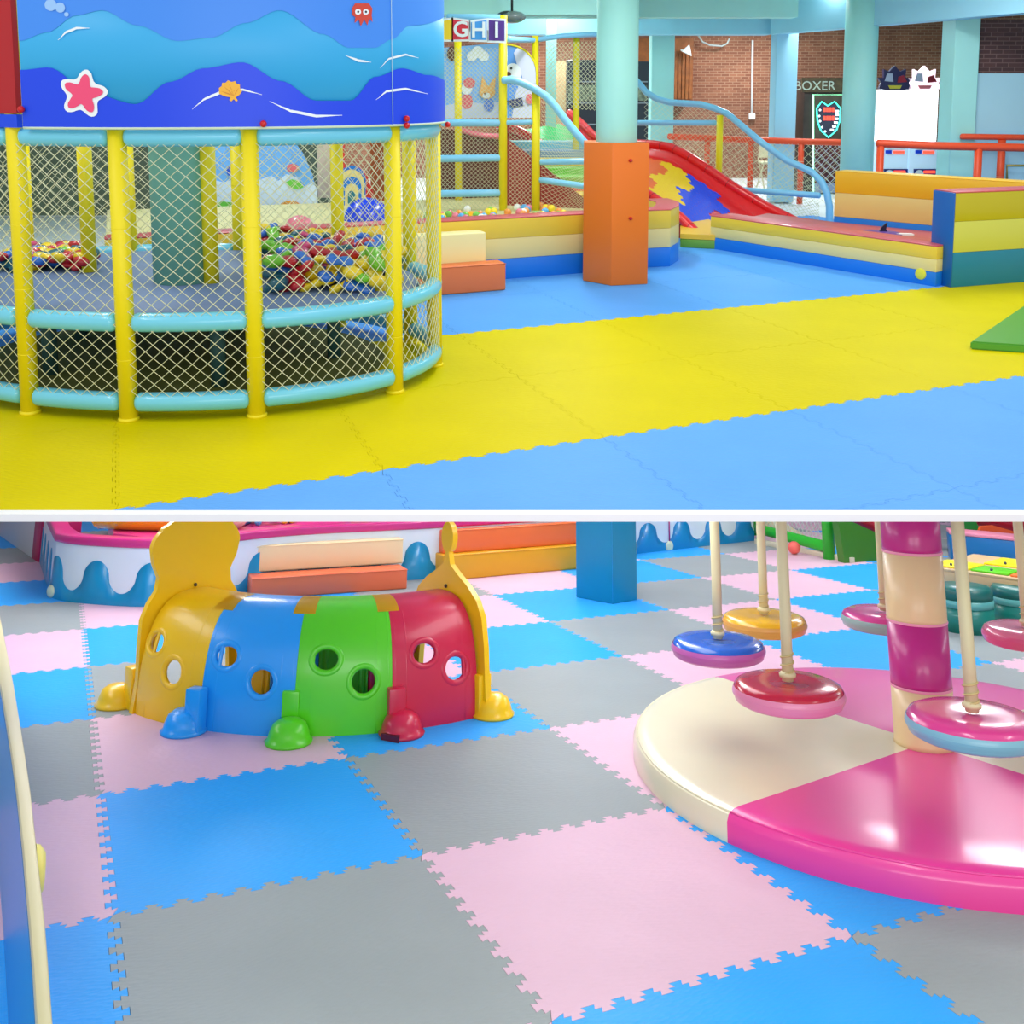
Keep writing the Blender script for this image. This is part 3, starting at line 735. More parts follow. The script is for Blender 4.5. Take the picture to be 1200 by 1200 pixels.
b = new(); tube(b, [A(591, 52, 10.79)]+[A(629-37*(1-math.cos(a)), 85-33*math.sin(a), 10.79) for a in [PI/2*k/8 for k in range(8, -1, -1)]]+[A(629, 138, 10.79)], .012, 6); obj('rim', b, YEL, t)
# behind the pen
t = mural('picture_board', 'landscape picture board of blue sky and green hills behind the pen netting', [(228, 268), (372, 266), (372, 232), (366, 205), (355, 180), (340, 160), (330, 152), (228, 150)], 9.9, M('mural sky', (110, 176, 246), .6))
printed(t, [(228, 262), (372, 262), (372, 246), (350, 244), (330, 248), (300, 240), (260, 236), (228, 242)], 9.89, GRASS, 'hill')
printed(t, [(228, 246), (372, 246), (372, 222), (366, 214), (356, 220), (348, 208), (336, 204), (326, 212), (318, 206), (300, 212), (286, 206), (262, 214), (240, 208), (228, 216)], 9.895, M('mural cloud white', (206, 226, 250), .6), 'cloud'); printed(t, circ(340, 243, 13, 8), 9.88, M('mural ochre', (226, 156, 60), .6), 'rock'); printed(t, circ(343, 197, 7, 5), 9.88, PINKP, 'flower'); printed(t, [(334, 214), (342, 210), (352, 213), (356, 219), (350, 222), (340, 220)], 9.875, GRASS, 'leaf')
printed(t, [(270, 236), (292, 238), (292, 232), (284, 229), (274, 230)], 9.88, M('mural rust', (196, 90, 50), .6), 'arch_print'); printed(t, circ(283, 200, 18, 10), 9.88, M('mural royal', (36, 84, 208), .6), 'wave_print')
t = mural('rainbow_arch', 'cream and blue rainbow arch board behind the pen netting', [(396, 264), (428, 264)]+circ(412, 214, 17, 20, 12, 0, -PI)[1:]+[(396, 220)], 9.7, SB)
for r_, m in ((15, SC), (11.5, SB), (8, SC), (4.5, M('arch teal', (40, 120, 140), .6))):
    printed(t, [(412-r_, 264), (412+r_, 264)]+circ(412, 214+(17-r_)*1.2, r_, r_*1.2, 12, 0, -PI), 9.69-.01*(15-r_)/3.5*.5, m, 'arch_band')
t = mural('scalloped_board', 'red scalloped board behind the rainbow arch', [(393, 262), (437, 262), (437, 225), (430, 205), (420, 195), (404, 195), (403, 150), (393, 150)], 10.1, M('scallop red', (218, 52, 48), .55))
b = new(); box(b, (A(372, 200, 10.4).x, 10.4, zf), (A(393, 200, 10.4).x, 10.75, 3.0)); obj('column', b, M('beige column', (222, 206, 182), .7), kind='structure')
b = new(); box(b, (A(434, 200, 12.4).x, 12.4, 0), (A(458, 200, 12.4).x, 12.5, 2.2)); obj('trim_6', b, M('orange wood panel', (196, 92, 34), .5), kind='structure')
b = new(); box(b, (-6.9, 12.3, 0), (A(392, 200, 12.3).x, 12.4, 3.0)); obj('wall_back', b, M('dim green grey wall', (110, 122, 100), .8, vary=.2, vscale=1), kind='structure')
# ---- dark brown side boards and pink strip under the picture boards
t = thing('side_board', 'dark brown padded board with a pink curved top behind the blue rails', 'board', A(550, 240, 10.5))
b = new(); slab_poly(b, [A(x, y, 10.5) for x, y in ((512, 252), (590, 252), (590, 165), (560, 160), (530, 152), (512, 150))], .03, n=(0, 1, 0)); obj('board', b, M('dark brown vinyl', (92, 42, 34), .5), t)
b = new(); tube(b, [A(x, y, 10.49) for x, y in ((540, 152), (552, 156), (568, 159), (590, 160))], .03, 8); obj('strip', b, M('pink vinyl', (236, 120, 140), .45), t)
# ---- foam staircase beside the slide
st = thing('foam_staircase', 'padded staircase with coloured treads and a maroon side behind the netting', 'stairs', A(640, 250, 9.6))
b = new(); slab_poly(b, [A(591, 252, 9.7), A(691, 252, 9.4), A(691, 238, 9.4), A(668, 219, 9.5), A(640, 197, 9.6), (A(615, 178, 9.7)), A(591, 160, 9.8)], .05, n=(0, 1, 0)); obj('side_panel', b, M('maroon vinyl', (150, 40, 36), .45), st)
cols = [(240, 200, 40), (226, 96, 110), (120, 196, 60), (110, 190, 56), (226, 190, 50), (120, 150, 180), (120, 200, 216)]
n = 7
for k in range(n):
    f0 = k/n; f1 = (k+1)/n
    xl = 690-95*f1; yl = 236-72*f1; yl2 = 236-72*f0
    Y0 = 9.5+.32*k; 
    pz = A(640, yl+2, Y0).z; x0 = A(max(596, xl-6), 200, Y0).x; x1 = A(690+2*k, 200, Y0).x
    b = new(); box(b, (x0, Y0, .0 if k == 0 else pz-.13), (x1, Y0+.36, pz), .01, 1); obj('tread', b, M('tread %d' % k, cols[k], .45), st)
# ---- wave slide
sl = thing('wave_slide', 'wide red wave slide with hexagon patches in green, orange, yellow and blue', 'slide', G(880, 280))
Nn = [(583, 146, 12.7), (610, 154, 12.4), (640, 172, 12.1), (665, 186, 11.8), (690, 198, 11.5), (720, 209, 11.2), (745, 219, 10.95), (763, 230, 10.75), (780, 241, 10.55), (800, 257, 10.35), (815, 272, 10.18), (832, 288, 10.05)]
Ff = [(667, 132, 13.9), (683, 146, 13.6), (700, 163, 13.2), (725, 168, 12.9), (745, 168, 12.7), (765, 169, 12.55), (785, 172, 12.4), (805, 182, 12.2), (830, 198, 12.0), (860, 219, 11.75), (900, 243, 11.45), (950, 268, 11.2)]
NP = [A(*q) for q in Nn]; FP = [A(*q) for q in Ff]
def lerpP(P_, t):
    t = max(0, min(.9999, t))*(len(P_)-1); i = int(t); return P_[i].lerp(P_[i+1], t-i)
dz = Vector((0, 0, .13))
def sp(t, s, lift=0):
    a = lerpP(NP, t); c = lerpP(FP, t); p = a.lerp(c, s); e = .5*(1-math.cos(min(1, min(s, 1-s)/.07)*PI))
    g = dz*(1-.55*max(0, t-.9)/.1)
    q = p-g*e; q.z = max(q.z, .02); q.z += lift; return q
b = new(); sheet(b, [[sp(i/44, j/20) for j in range(21)] for i in range(45)], .03); obj('chute', b, M('red slide vinyl', (226, 28, 34), .3, coat=.4), sl)
for P_, s in ((NP, 0), (FP, 1)):
    b = new(); pts = [lerpP(P_, i/40)+Vector((0, 0, .0)) for i in range(41)]; tube(b, pts, .055, 10, round_end=True); obj('side_roll', b, M('red slide vinyl', (226, 28, 34)), sl)
    b = new(); rows = [[p+Vector((0, 0, -.01)), Vector((p.x, p.y, max(p.z-.5, 0)))] for p in pts]; sheet(b, rows, .0); obj('skirt', b, M('dark red skirt', (170, 24, 26), .45), sl)
    b = new()
    for i in range(2, 40, 3):
        p = lerpP(P_, i/40); q = lerpP(P_, i/40+.01); d = (q-p).normalized(); tube(b, [p-d*.004, p+d*.004], .0575, 10)
    obj('seam', b, M('dark red seam', (150, 10, 20), .5), sl, kind='stuff')
bands = [('green', (60, 200, 110), 0, .22), ('orange', (244, 104, 40), .22, .56), ('yellow', (248, 200, 8), .56, .70), ('blue', (22, 70, 226), .70, .84)]
bms = [new() for _ in bands]; nt_ = 34; nsx = 17; hr_ = .5
for i in range(nt_):
    for j in range(nsx):
        t0 = (i+.5)/nt_*.9; s0 = .10+.78*(j+(.5 if i % 2 else 0))/nsx
        if s0 > .89: continue
        wob = .03*math.sin(j*.9)+.03*(s0-.5)
        for k, (nm, c, ta, tb) in enumerate(bands):
            if ta <= t0+wob*(1 if k else 0) < tb:
                vs = []
                for q in range(6):
                    a = PI/6+PI/3*q; vs.append(bms[k].verts.new(sp(t0+.9/nt_*.66*math.sin(a), s0+.78/nsx*.575*math.cos(a), .006)))
                f = bms[k].faces.new(vs)
                if f.normal.z < 0: f.normal_flip()
for (nm, c, _, _), b in zip(bands, bms): obj('hexagon_patch', b, M(nm+' turf patch', c, .6, bump=.5, bscale=60), sl, label=nm+' hexagon turf patch', sm=False, kind='stuff')
# green and yellow pads at the foot of the slide
pp = [G(797, 290), G(838, 292), G(832, 272), G(797, 262)]
t = thing('slide_pad', 'green padded mat with yellow edge at the foot of the slide beside the pit end', 'mat', pp[0])
b = new(); prism(b, [(p.x, p.y) for p in pp], 0, .09, .01); obj('mat', b, M('leaf green vinyl', (104, 160, 52), .45), t)
b = new(); slab_poly(b, [p+Vector((0, 0, .091)) for p in (pp[1], pp[2], pp[3], pp[0])], .05, n=(0, 0, 1)); obj('yellow_top', b, M('warm yellow vinyl', (240, 190, 50), .45), t)

# ---- right hand striped enclosure
A0, A1 = G(832, 291), G(1096, 336)
t = thing('striped_bench_wall', 'long low striped padded wall running to the tall corner block on the right', 'padded wall', A1)
striped(t, [(A0.x, A0.y), (A1.x, A1.y)], .30, A(1096, 288, A1.y).z-.012, frac=(0, .36, .68, 1))
t_low = t
b = new(); c = A(1079, 324, A1.y+.12); dv = (A1-A0).normalized(); out = Vector((dv.y, -dv.x, 0)); c = A1-dv*.13+Vector((0, 0, .085))
lathe(b, [(0, .014), (.03, .014), (.045, .008), (.048, 0), (0, 0)], (0, 0, 0), 24); place(b, frame_xz(c+out*.001, dv, out)); obj('button', b, M('lemon button', (232, 226, 60), .4), t)
T0 = G(1115, 337); T1 = G(1196, 331); dT = (T1-T0).normalized(); nT = Vector((-dT.y, dT.x, 0)); TL = G(1098, 332)
t = thing('striped_corner_wall', 'tall striped padded corner wall with blue end face beside the green mat', 'padded wall', T0)
T2_ = T0+dT*2.2; zt2 = A(1115, 225, T0.y).z-.012
for k, (m, f0, f1) in enumerate(((M('teal blue vinyl', (8, 126, 160), .4, coat=.15), 0, .37), (M('lime cream vinyl', (206, 206, 84), .4, coat=.15), .37, .70), (M('olive yellow vinyl', (190, 176, 12), .4, coat=.15), .70, 1))):
    b = new(); prism(b, [(T0.x, T0.y), (T2_.x, T2_.y), (T2_.x+nT.x*.24, T2_.y+nT.y*.24), (T0.x+nT.x*.24, T0.y+nT.y*.24)], zt2*f0+(.001 if k else 0), zt2*f1, .004); obj(('blue_stripe', 'cream_stripe', 'yellow_stripe')[k], b, m, t)
b = new(); e0 = T0-dT*.005; le = Vector((TL.x-T0.x, TL.y-T0.y, 0)); 
e1_ = T0-dT*.012; e2_ = T0+nT*.24-dT*.012; e3_ = T0+nT*.24-dT*.001; e4_ = T0-dT*.001
prism(b, [tuple(q[:2]) for q in (e1_, e4_, e3_, e2_)], 0, zt2+.004, .004); obj('end_face', b, M('deep blue vinyl', (6, 96, 184), .4, coat=.15), t)
b = new(); prism(b, [(T0.x, T0.y), (T2_.x, T2_.y), (T2_.x+nT.x*.24, T2_.y+nT.y*.24), (T0.x+nT.x*.24, T0.y+nT.y*.24)], zt2, zt2+.012, .005); obj('top_rim', b, SR, t)
B0 = G(979, 200, zt2+.01); B1 = G(1196, 213, zt2+.01); B0.z = B1.z = 0; dB = (B1-B0).normalized()
t = thing('striped_back_wall', 'striped padded back wall of the enclosure in front of the orange railing', 'padded wall', B0)
Be = B1+dB*1.5; SYb = M('amber yellow vinyl', (240, 186, 34), .4, coat=.15); SCb = M('sand vinyl', (232, 204, 128), .4, coat=.15)
for k, (m, f0, f1) in enumerate(((SB, 0, .40), (SCb, .40, .72), (SYb, .72, 1))):
    b = new(); wall_path(b, [(B0.x, B0.y), (Be.x, Be.y)], .24, zt2*f0+(.001 if k else 0), zt2*f1, .004); obj(('blue_stripe', 'cream_stripe', 'yellow_stripe')[k], b, m, t)
b = new(); wall_path(b, [(B0.x, B0.y), (Be.x, Be.y)], .24, zt2, zt2+.008, .003); obj('top_rim', b, SYb, t)
# cushion between the walls, and the purple toy on it
b = new(); nA = Vector((-dv.y, dv.x, 0)); prism(b, [((A0+nA*.3).x, (A0+nA*.3).y), ((A1+nA*.3).x, (A1+nA*.3).y), ((T0+nT*.25+dT*.3).x, (T0+nT*.25+dT*.3).y), ((T0+nT*.25+dT*.9).x, (T0+nT*.25+dT*.9).y), (B1.x, B1.y), (B0.x, B0.y), (B0.x-.5, B0.y+.7)], 0, .25, .01); t = thing('pit_cushion', 'dull pink padded base inside the right hand striped enclosure', 'cushion', A0); obj('cushion', b, M('dull pink vinyl', (190, 92, 92), .5), t)
t = thing('purple_toy', 'flat purple and white toy with a dark fin lying inside the right enclosure', 'toy', A(1030, 276, 8.9))
base = G(1030, 274, .26); b = new()
lathe(b, [(0, 0), (.2, 0), (.22, .015), (.16, .03), (0, .035)], (0, 0, 0), 20); 
for v in b.verts: v.co.y *= .6
place(b, Matrix.Translation((base.x, base.y, .25+.005)) @ Matrix.Rotation(-.5, 4, 'Z')); obj('body', b, M('purple plastic', (92, 60, 150), .4), t)
b = new(); slab_poly(b, [base+Vector(q) for q in ((-.02, -.02, .01), (.07, -.02, .01), (.05, -.02, .05), (.06, -.02, .11), (.01, -.02, .07))], .02); obj('fin', b, M('dark navy', (30, 26, 66), .4), t)
b = new(); slab_poly(b, [base+Vector(q) for q in ((.06, -.05, .0), (.26, -.1, .0), (.26, -.16, .0), (.06, -.11, .0))], .02, n=(0, 0, 1)); obj('flap', b, WHITE, t)
# green wedge mat
g0, g1 = G(1137, 400, .05), G(1196, 404, .05); gd = (g1-g0); gd.z = 0; gd.normalize(); g3 = G(1196, 363, .06); g0.z = g3.z = 0
t = thing('wedge_mat', 'green sloping wedge mat lying on the yellow mats at the right edge', 'mat', g0)
b = new(); e = [g0, g0+gd*1.3, g0+gd*1.3+(g3-g0)*1.4, g0+(g3-g0)*1.4]
vs = [b.verts.new((p.x, p.y, z)) for p, z in zip(e+e, (0, 0, 0, 0, .05, .05, .11, .09))]
for q in ((0, 3, 2, 1), (4, 5, 6, 7), (0, 1, 5, 4), (1, 2, 6, 5), (2, 3, 7, 6), (3, 0, 4, 7)): b.faces.new([vs[i] for i in q])
bmesh.ops.bevel(b, geom=b.edges[:], offset=.008, segments=2, affect='EDGES'); obj('mat', b, M('grass green vinyl', (74, 156, 44), .4, coat=.1), t)

# ---- orange railings
ORR = M('orange red foam sleeve', (236, 78, 34), .45)
def railing(label, tab, posts, r=.045, net=None):
    t = thing('orange_railing', label, 'railing', A(*tab[0])-Vector((0, 0, A(*tab[0]).z)))
    b = new(); tube(b, [A(*q) for q in tab], r, 12, round_end=True); obj('top_rail', b, ORR, t)
    for px, Y in posts:
        x = A(px, 170, Y).x; zt_ = [A(*q).z for q in tab][0]
        zz = min((abs(A(*q).x-x), A(*q).z) for q in tab)[1]; b = new(); tube(b, [(x, Y, 0), (x, Y, zz-.03)], .042, 12); o = obj('post', b, ORR, t)
        b = new()
        for z in (.3, .6): lathe(b, [(.0422, z-.004), (.0436, z), (.0422, z+.004)], (x, Y, 0), 12)
        obj('tie', b, M('pale tie', (240, 200, 170), .6), o)
    if net:
        b = new(); net_plane(b, [A(*q) for q in net], .12, .003); obj('netting', b, NETM, t, kind='stuff')
    return t
railing('long orange foam railing before the brick wall and boxing machine', [(784, 160, 14.2), (830, 162, 14), (880, 164, 13.8), (939, 166, 13.6), (990, 167, 13.4)], [(829, 14), (880, 13.8), (939, 13.6)], net=[(790, 240, 14.1), (990, 245, 13.4), (990, 168, 13.4), (790, 164, 14.1)])
railing('orange foam railing in front of the glowing machines behind the striped back wall', [(1029, 168, 10.9), (1100, 171, 10.8), (1196, 173, 10.7), (1260, 175, 10.6)], [(1032, 10.9), (1147, 10.75)])
railing('shorter orange railing behind the right railing against the pale wall', [(1127, 160, 11.15), (1196, 161, 11.1), (1260, 162, 11.05)], [(1174, 11.1)], .034)
b = new(); tube(b, [A(1180, 210, 11.2), A(1180, 194, 11.2), A(1230, 194, 11.2)], .014, 8); obj('metal_frame', b, M('brass tube', (180, 160, 90), .4, metal=.6), None, 'thin brass coloured frame against the pale wall at the right edge', 'frame')

# ---- arcade machines
def quadpx(x0, y0, x1, y1, Y): return [A(x0, y1, Y), A(x1, y1, Y), A(x1, y0, Y), A(x0, y0, Y)]
bx = thing('boxing_machine', 'dark boxing game machine with green neon shield display by the brick wall', 'arcade machine', G(968, 225))
Y = 15.2; x0 = A(941, 150, Y).x; x1 = A(1000, 150, Y).x; b = new(); box(b, (x0, Y, 0), (x1, Y+.7, A(950, 92, Y).z), .02, 2); obj('cabinet', b, M('machine dark brown', (52, 36, 30), .5, vary=.4, vscale=8), bx)
b = new(); slab_poly(b, quadpx(940, 91, 998, 108, Y-.04), .05, n=(0, 1, 0)); hd = obj('header_board', b, M('header olive brown', (88, 70, 40), .5, vary=.5, vscale=14), bx)
b = text_bm('BOXER', .2, .003); cc = A(955, 101, Y-.045); place(b, Matrix.Translation(cc) @ Matrix.Rotation(PI/2, 4, 'X')); obj('lettering', b, M('header letters', (196, 206, 190), .5), hd, sm=False)
b = new(); slab_poly(b, quadpx(953, 110, 990, 163, Y-.03), .03, n=(0, 1, 0)); dp = obj('display_panel', b, M('display brown', (74, 56, 36), .4, vary=.4, vscale=10), bx)
b = new(); slab_poly(b, quadpx(953, 168, 990, 215, Y-.03), .03, n=(0, 1, 0)); lp_ = obj('lower_panel', b, M('lower print dark red', (96, 30, 34), .4, vary=.7, vscale=9), bx)
b = new(); slab_poly(b, quadpx(953, 215, 990, 226, Y-.05), .06, n=(0, 1, 0)); obj('base_panel', b, M('machine base grey', (150, 160, 190), .4), bx)
NG = M('green white neon', (150, 255, 200), .4, emit=2.2); NT = M('turquoise neon', (70, 240, 210), .4, emit=1.8); NR = M('red led', (255, 60, 40), .4, emit=2.0); NW = M('white led', (240, 250, 255), .4, emit=2.0)
b = new(); tube(b, [A(953, 226, Y-.06), A(953, 111, Y-.06), A(992, 111, Y-.06), A(988, 226, Y-.06)], .012, 6); obj('neon_frame', b, NG, bx)
sh = [(957, 127), (963, 119), (970, 124), (978, 119), (985, 127), (984, 142), (980, 153), (971, 161), (962, 153), (958, 142)]
b = new(); slab_poly(b, [A(x, y, Y-.035) for x, y in reversed(sh)], .02, n=(0, -1, 0)); obj('shield', b, M('shield navy', (28, 34, 62), .4), bx)
b = new(); tube(b, [A(x, y, Y-.06) for x, y in sh], .011, 6, closed=True); obj('neon_shield', b, NT, bx)
b = new()
for y0_ in (126, 136):
    for k in range(4): slab_poly(b, quadpx(965+k*3.4, y0_, 967.6+k*3.4, y0_+5, Y-.066), .004, n=(0, 1, 0))
obj('digits', b, NR, bx, kind='stuff')
for x, y in ((961, 129), (960, 136), (961, 142), (963.5, 149), (967, 154)): b = new(); ball(b, A(x, y, Y-.062), .016, 8); obj('lamp', b, NW, bx)
for k, (x, y) in enumerate(((981, 130), (981, 134.5), (980.5, 139), (979.5, 143.5), (977.5, 148), (975, 152))): b = new(); slab_poly(b, quadpx(x-2, y-1, x+2, y+1.3, Y-.066), .004, n=(0, 1, 0)); obj('lamp', b, NW, bx)
b = new(); net_plane(b, quadpx(954, 170, 989, 214, Y-.05), .14, .006); obj('web_print', b, M('pale web print', (206, 210, 220), .5), lp_, kind='stuff')
GL = M('glowing white acrylic', (246, 250, 255), .3, emit=1.6); PNL = M('machine pale panel', (200, 226, 246), .35, emit=.25)
def claw(x0, x1, label, crown):
    Y = 12.9; t = thing('prize_machine', label, 'arcade machine', (A((x0+x1)/2, 150, Y).x, Y, 0)); xa, xb = A(x0, 150, Y).x, A(x1, 150, Y).x
    zm = A(1050, 166, Y).z; ztp = A(1050, 105, Y).z
    b = new(); box(b, (xa, Y, 0), (xb, Y+.7, zm), .02, 2); bd = obj('cabinet', b, PNL, t)
    b = new(); box(b, (xa+.02, Y+.02, zm), (xb-.02, Y+.68, ztp), .02, 2); obj('glass_case', b, GL, t)
    b = new(); slab_poly(b, quadpx(x0+8, 173, x1-6, 182, Y-.01), .012, n=(0, 1, 0)); obj('screen', b, M('machine white label', (236, 240, 246), .4), bd)
    b = new(); slab_poly(b, quadpx(x0+6, 176, x0+13, 180, Y-.02), .012, n=(0, 1, 0)); obj('blue_button', b, DEEP, bd)
    b = new(); slab_poly(b, quadpx(x0+15, 177, x1-6, 180, Y-.02), .012, n=(0, 1, 0)); obj('red_line', b, NR, bd)
    b = new(); slab_poly(b, quadpx(x0+4, 198, x1-2, 210, Y-.02), .012, n=(0, 1, 0)); obj('front_panel', b, M('machine navy', (26, 40, 120), .4), bd)
    b = new(); slab_poly(b, quadpx(x0+16, 200, x1-5, 203, Y-.03), .012, n=(0, 1, 0)); obj('red_slot', b, NR, bd)
    b = new(); lathe(b, [(0, 0), (.055, 0), (.055, .02), (0, .02)], (0, 0, 0), 20); place(b, frame_xz(A(x0+10, 204, Y-.022), (1, 0, 0), (0, -1, 0))); obj('dial', b, WHITE, bd)
    b = text_bm('PRIZE', .11, .002); b.free()
    cx = (x0+x1)/2; Yc = Y-.02
    out_ = [(cx-16, 97), (cx-20, 91), (cx-13, 91), (cx-13, 81), (cx-7, 84), (cx, 77), (cx+6, 84), (cx+13, 81), (cx+12, 91), (cx+20, 91), (cx+16, 97), (cx+19, 104), (cx+8, 106), (cx-8, 106), (cx-19, 104)]
    b = new(); slab_poly(b, [A(x, y, Yc) for x, y in out_], .06, n=(0, 1, 0)); cr = obj('crown_topper', b, crown[0], t)
    b = new(); slab_poly(b, [A(x, y, Yc-.01) for x, y in [(cx-8, 100), (cx+8, 100), (cx+6, 104), (cx-6, 104)]], .012, n=(0, 1, 0)); obj('name_plate', b, crown[1], cr)
    b = new(); slab_poly(b, [A(x, y, Yc-.01) for x, y in [(cx+3, 97), (cx+14, 96), (cx+10, 88), (cx+4, 90)]], .012, n=(0, 1, 0)); obj('emblem', b, M('emblem red', (170, 30, 50), .4), cr)
    b = new(); slab_poly(b, [A(x, y, Yc-.01) for x, y in [(cx-12, 95), (cx-2, 96), (cx-3, 86), (cx-9, 86)]], .012, n=(0, 1, 0)); obj('emblem', b, M('emblem silver', (190, 190, 210), .4), cr)
claw(1032, 1066, 'white glowing prize machine with dark crown topper left of its twin', (M('crown dark', (50, 40, 84), .4), M('crown gold', (220, 200, 60), .4)))
claw(1067, 1101, 'white glowing prize machine with bright crown topper beside the mint column', (M('crown bright', (250, 226, 236), .4, emit=.8), M('crown pink', (240, 120, 130), .4)))

# ---- back wall fittings
b = new(); box(b, (A(745, 90, 17.6).x, 17.6, A(800, 118, 17.6).z), (A(812, 90, 17.6).x, 17.99, A(800, 45, 17.6).z)); cb = thing('wood_cabinet', 'wood panelled wall cupboard beside the brick wall behind the slide', 'cupboard', (A(800, 90, 17.6).x, 17.8, A(800, 118, 17.6).z)); obj('panel', b, M('varnished wood', (150, 84, 36), .45, vary=.3, vscale=10), cb)
for k in range(5):
    b = new(); x = A(790+k*4.4, 90, 17.6).x; box(b, (x, 17.575, A(800, 116, 17.6).z), (x+.055, 17.6, A(800, 62, 17.6).z), .004, 1); obj('slat', b, M('varnished wood', (150, 84, 36)), cb)
t = thing('wall_conduit', 'white conduit pipe with a small switch box on the brick wall', 'conduit', A(881, 140, 17.95))
b = new(); tube(b, [A(881, 136, 17.95), A(882, 47, 17.95)], .02, 8); obj('pipe', b, WHITE, t)
b = new(); box(b, A(878, 140, 17.9), tuple(A(884, 133, 17.98)), .005); obj('switch_box', b, WHITE, t)
t = thing('floodlight', 'white floodlight on a bracket on the brick wall under the beam', 'light', A(808, 60, 17.5))
b = new(); slab_poly(b, [A(799, 60, 17.4), A(811, 66, 17.4), A(808, 52, 17.4)], .08, n=(0, 1, 0), bev=.01); obj('lamp_head', b, WHITE, t)
b = new(); tube(b, [A(790, 56, 17.99), A(802, 60, 17.45)], .02, 6); obj('bracket', b, WHITE, t)
t = thing('cable', 'grey cable hanging in a loop under the beam by the brick wall', 'cable', A(818, 42, 17.8)); b = new(); tube(b, [A(818, 41, 17.8), A(823, 49, 17.8), A(832, 53, 17.8), A(846, 54, 17.8), A(852, 51, 17.8), A(855, 45, 17.8)], .018, 6); obj('wire', b, M('grey cable', (180, 190, 190), .5), t)
t = thing('ceiling_light', 'dark round ceiling lamp with a clear glass cover above the picture boards', 'light', A(600, 12, 9.0))
cc = A(600, 20, 10.6); b = new(); ball(b, cc, .15, 20, sz=.45); obj('glass_cover', b, M('smoked glass', (150, 170, 170), .1, spec=.8, trans=.6), t)
b = new(); ball(b, cc+Vector((-.04, 0, .02)), .12, 16, sz=.4); obj('lamp_body', b, M('lamp dark', (44, 52, 52), .3), t)
b = new(); tube(b, [cc+Vector((0, 0, .05)), Vector((cc.x, cc.y, 3.0))], .015, 6); obj('stem', b, M('lamp dark', (44, 52, 52)), t)
# beige folding chair
ch = thing('folding_chair', 'beige folding chair seen through the netting by the pale column', 'chair', G(903, 222)); c = G(903, 222); BE = M('beige chair', (214, 204, 168), .5)
b = new(); slab_poly(b, [c+Vector(q) for q in ((-.18, -.15, .42), (.16, -.12, .42), (.16, .22, .42), (-.16, .22, .42))], .03, n=(0, 0, 1)); obj('seat', b, BE, ch)
b = new(); slab_poly(b, [c+Vector(q) for q in ((-.16, .22, .5), (.16, .22, .5), (.2, .3, .8), (-.12, .3, .8))], .02); obj('backrest', b, BE, ch)
for sx in (-.15, .15):
    b = new(); tube(b, [c+Vector((sx, -.2, .015)), c+Vector((sx, .25, .5))], .012, 6); obj('leg', b, BE, ch)
    b = new(); tube(b, [c+Vector((sx, .3, .015)), c+Vector((sx, -.12, .42))], .012, 6); obj('leg', b, BE, ch)
# dark shelves of the shop seen through the nets
for x0_, x1_, y0_, lab in ((664, 700, 70, 'dark display cabinet seen through the netting left of the round column'), (735, 760, 72, 'dark display cabinet seen right of the round column behind the handrail')):
    Y = 16.2; t = thing('display_cabinet', lab, 'cabinet', (A(x0_, 150, Y).x, Y, 0)); b = new(); box(b, (A(x0_, 150, Y).x, Y, 0), (A(x1_, 150, Y).x, Y+.5, A(x0_, y0_, Y).z), .01, 1); cbn = obj('body', b, M('cabinet black blue', (36, 42, 54), .4), t)
    for yy in (95, 120, 145):
        b = new(); slab_poly(b, quadpx(x0_+1, yy, x1_-1, yy+1.5, Y-.03), .04, n=(0, 1, 0)); obj('shelf', b, M('shelf grey', (140, 150, 160), .4), t)
    b = new(); box(b, A(x0_+2, 118, Y-.02), tuple(A(x1_-2, 100, Y-.0))); obj('goods', b, M('goods mottled', (120, 130, 110), .5, vary=.9, vscale=14), t)
t = thing('beige_partition', 'plain beige partition behind the netting right of the arched board', 'partition', A(650, 140, 16.5)); b = new(); box(b, (A(640, 100, 16.5).x, 16.5, 0), (A(664, 100, 16.5).x, 16.6, A(650, 72, 16.5).z)); obj('panel', b, M('beige board', (206, 176, 130), .6), t)
# ================================================================ LOWER HALL (own level frame, placed by T2 at the end)
MODE[0] = 'lower'
F2 = thing('floor', None, None, kind='structure')
b = new(); box(b, (-9, 2.0, -.06), (10, 16.5, -.021)); obj('sub_floor', b, M('dark sub floor', (70, 76, 84), .8), F2, sm=False)
U = 1.75/1.57558; YW = .42626
def grid(u, v):
    a, c_ = (u+1.29149)*U, (v+2.55671)*U
    return Vector((a*math.cos(YW)-c_*math.sin(YW), a*math.sin(YW)+c_*math.cos(YW), 0))
LB = mat_tile('sky blue foam mat', (54, 174, 255), .42); LP = mat_tile('pale pink foam mat', (230, 192, 210), .45); LG = mat_tile('grey foam mat', (158, 168, 168), .45)
lm = foam_mesh('foam_tile', U, [LB, LP, LG], .02, 22, .021)
for v in range(-3, 12):
    for u in range(-6, 11):
        c = grid(u+.5, v+.5)
        if not (1.9 < c.y < 15 and abs(c.x) < c.y*.62+.9 and c.x < 8 and c.x > -8): continue
        o = bpy.data.objects.new('foam_tile', lm[(v-u+1) % 3]); C.objects.link(o); o.parent = F2; o.location = grid(u, v); o.rotation_euler = (0, 0, YW)
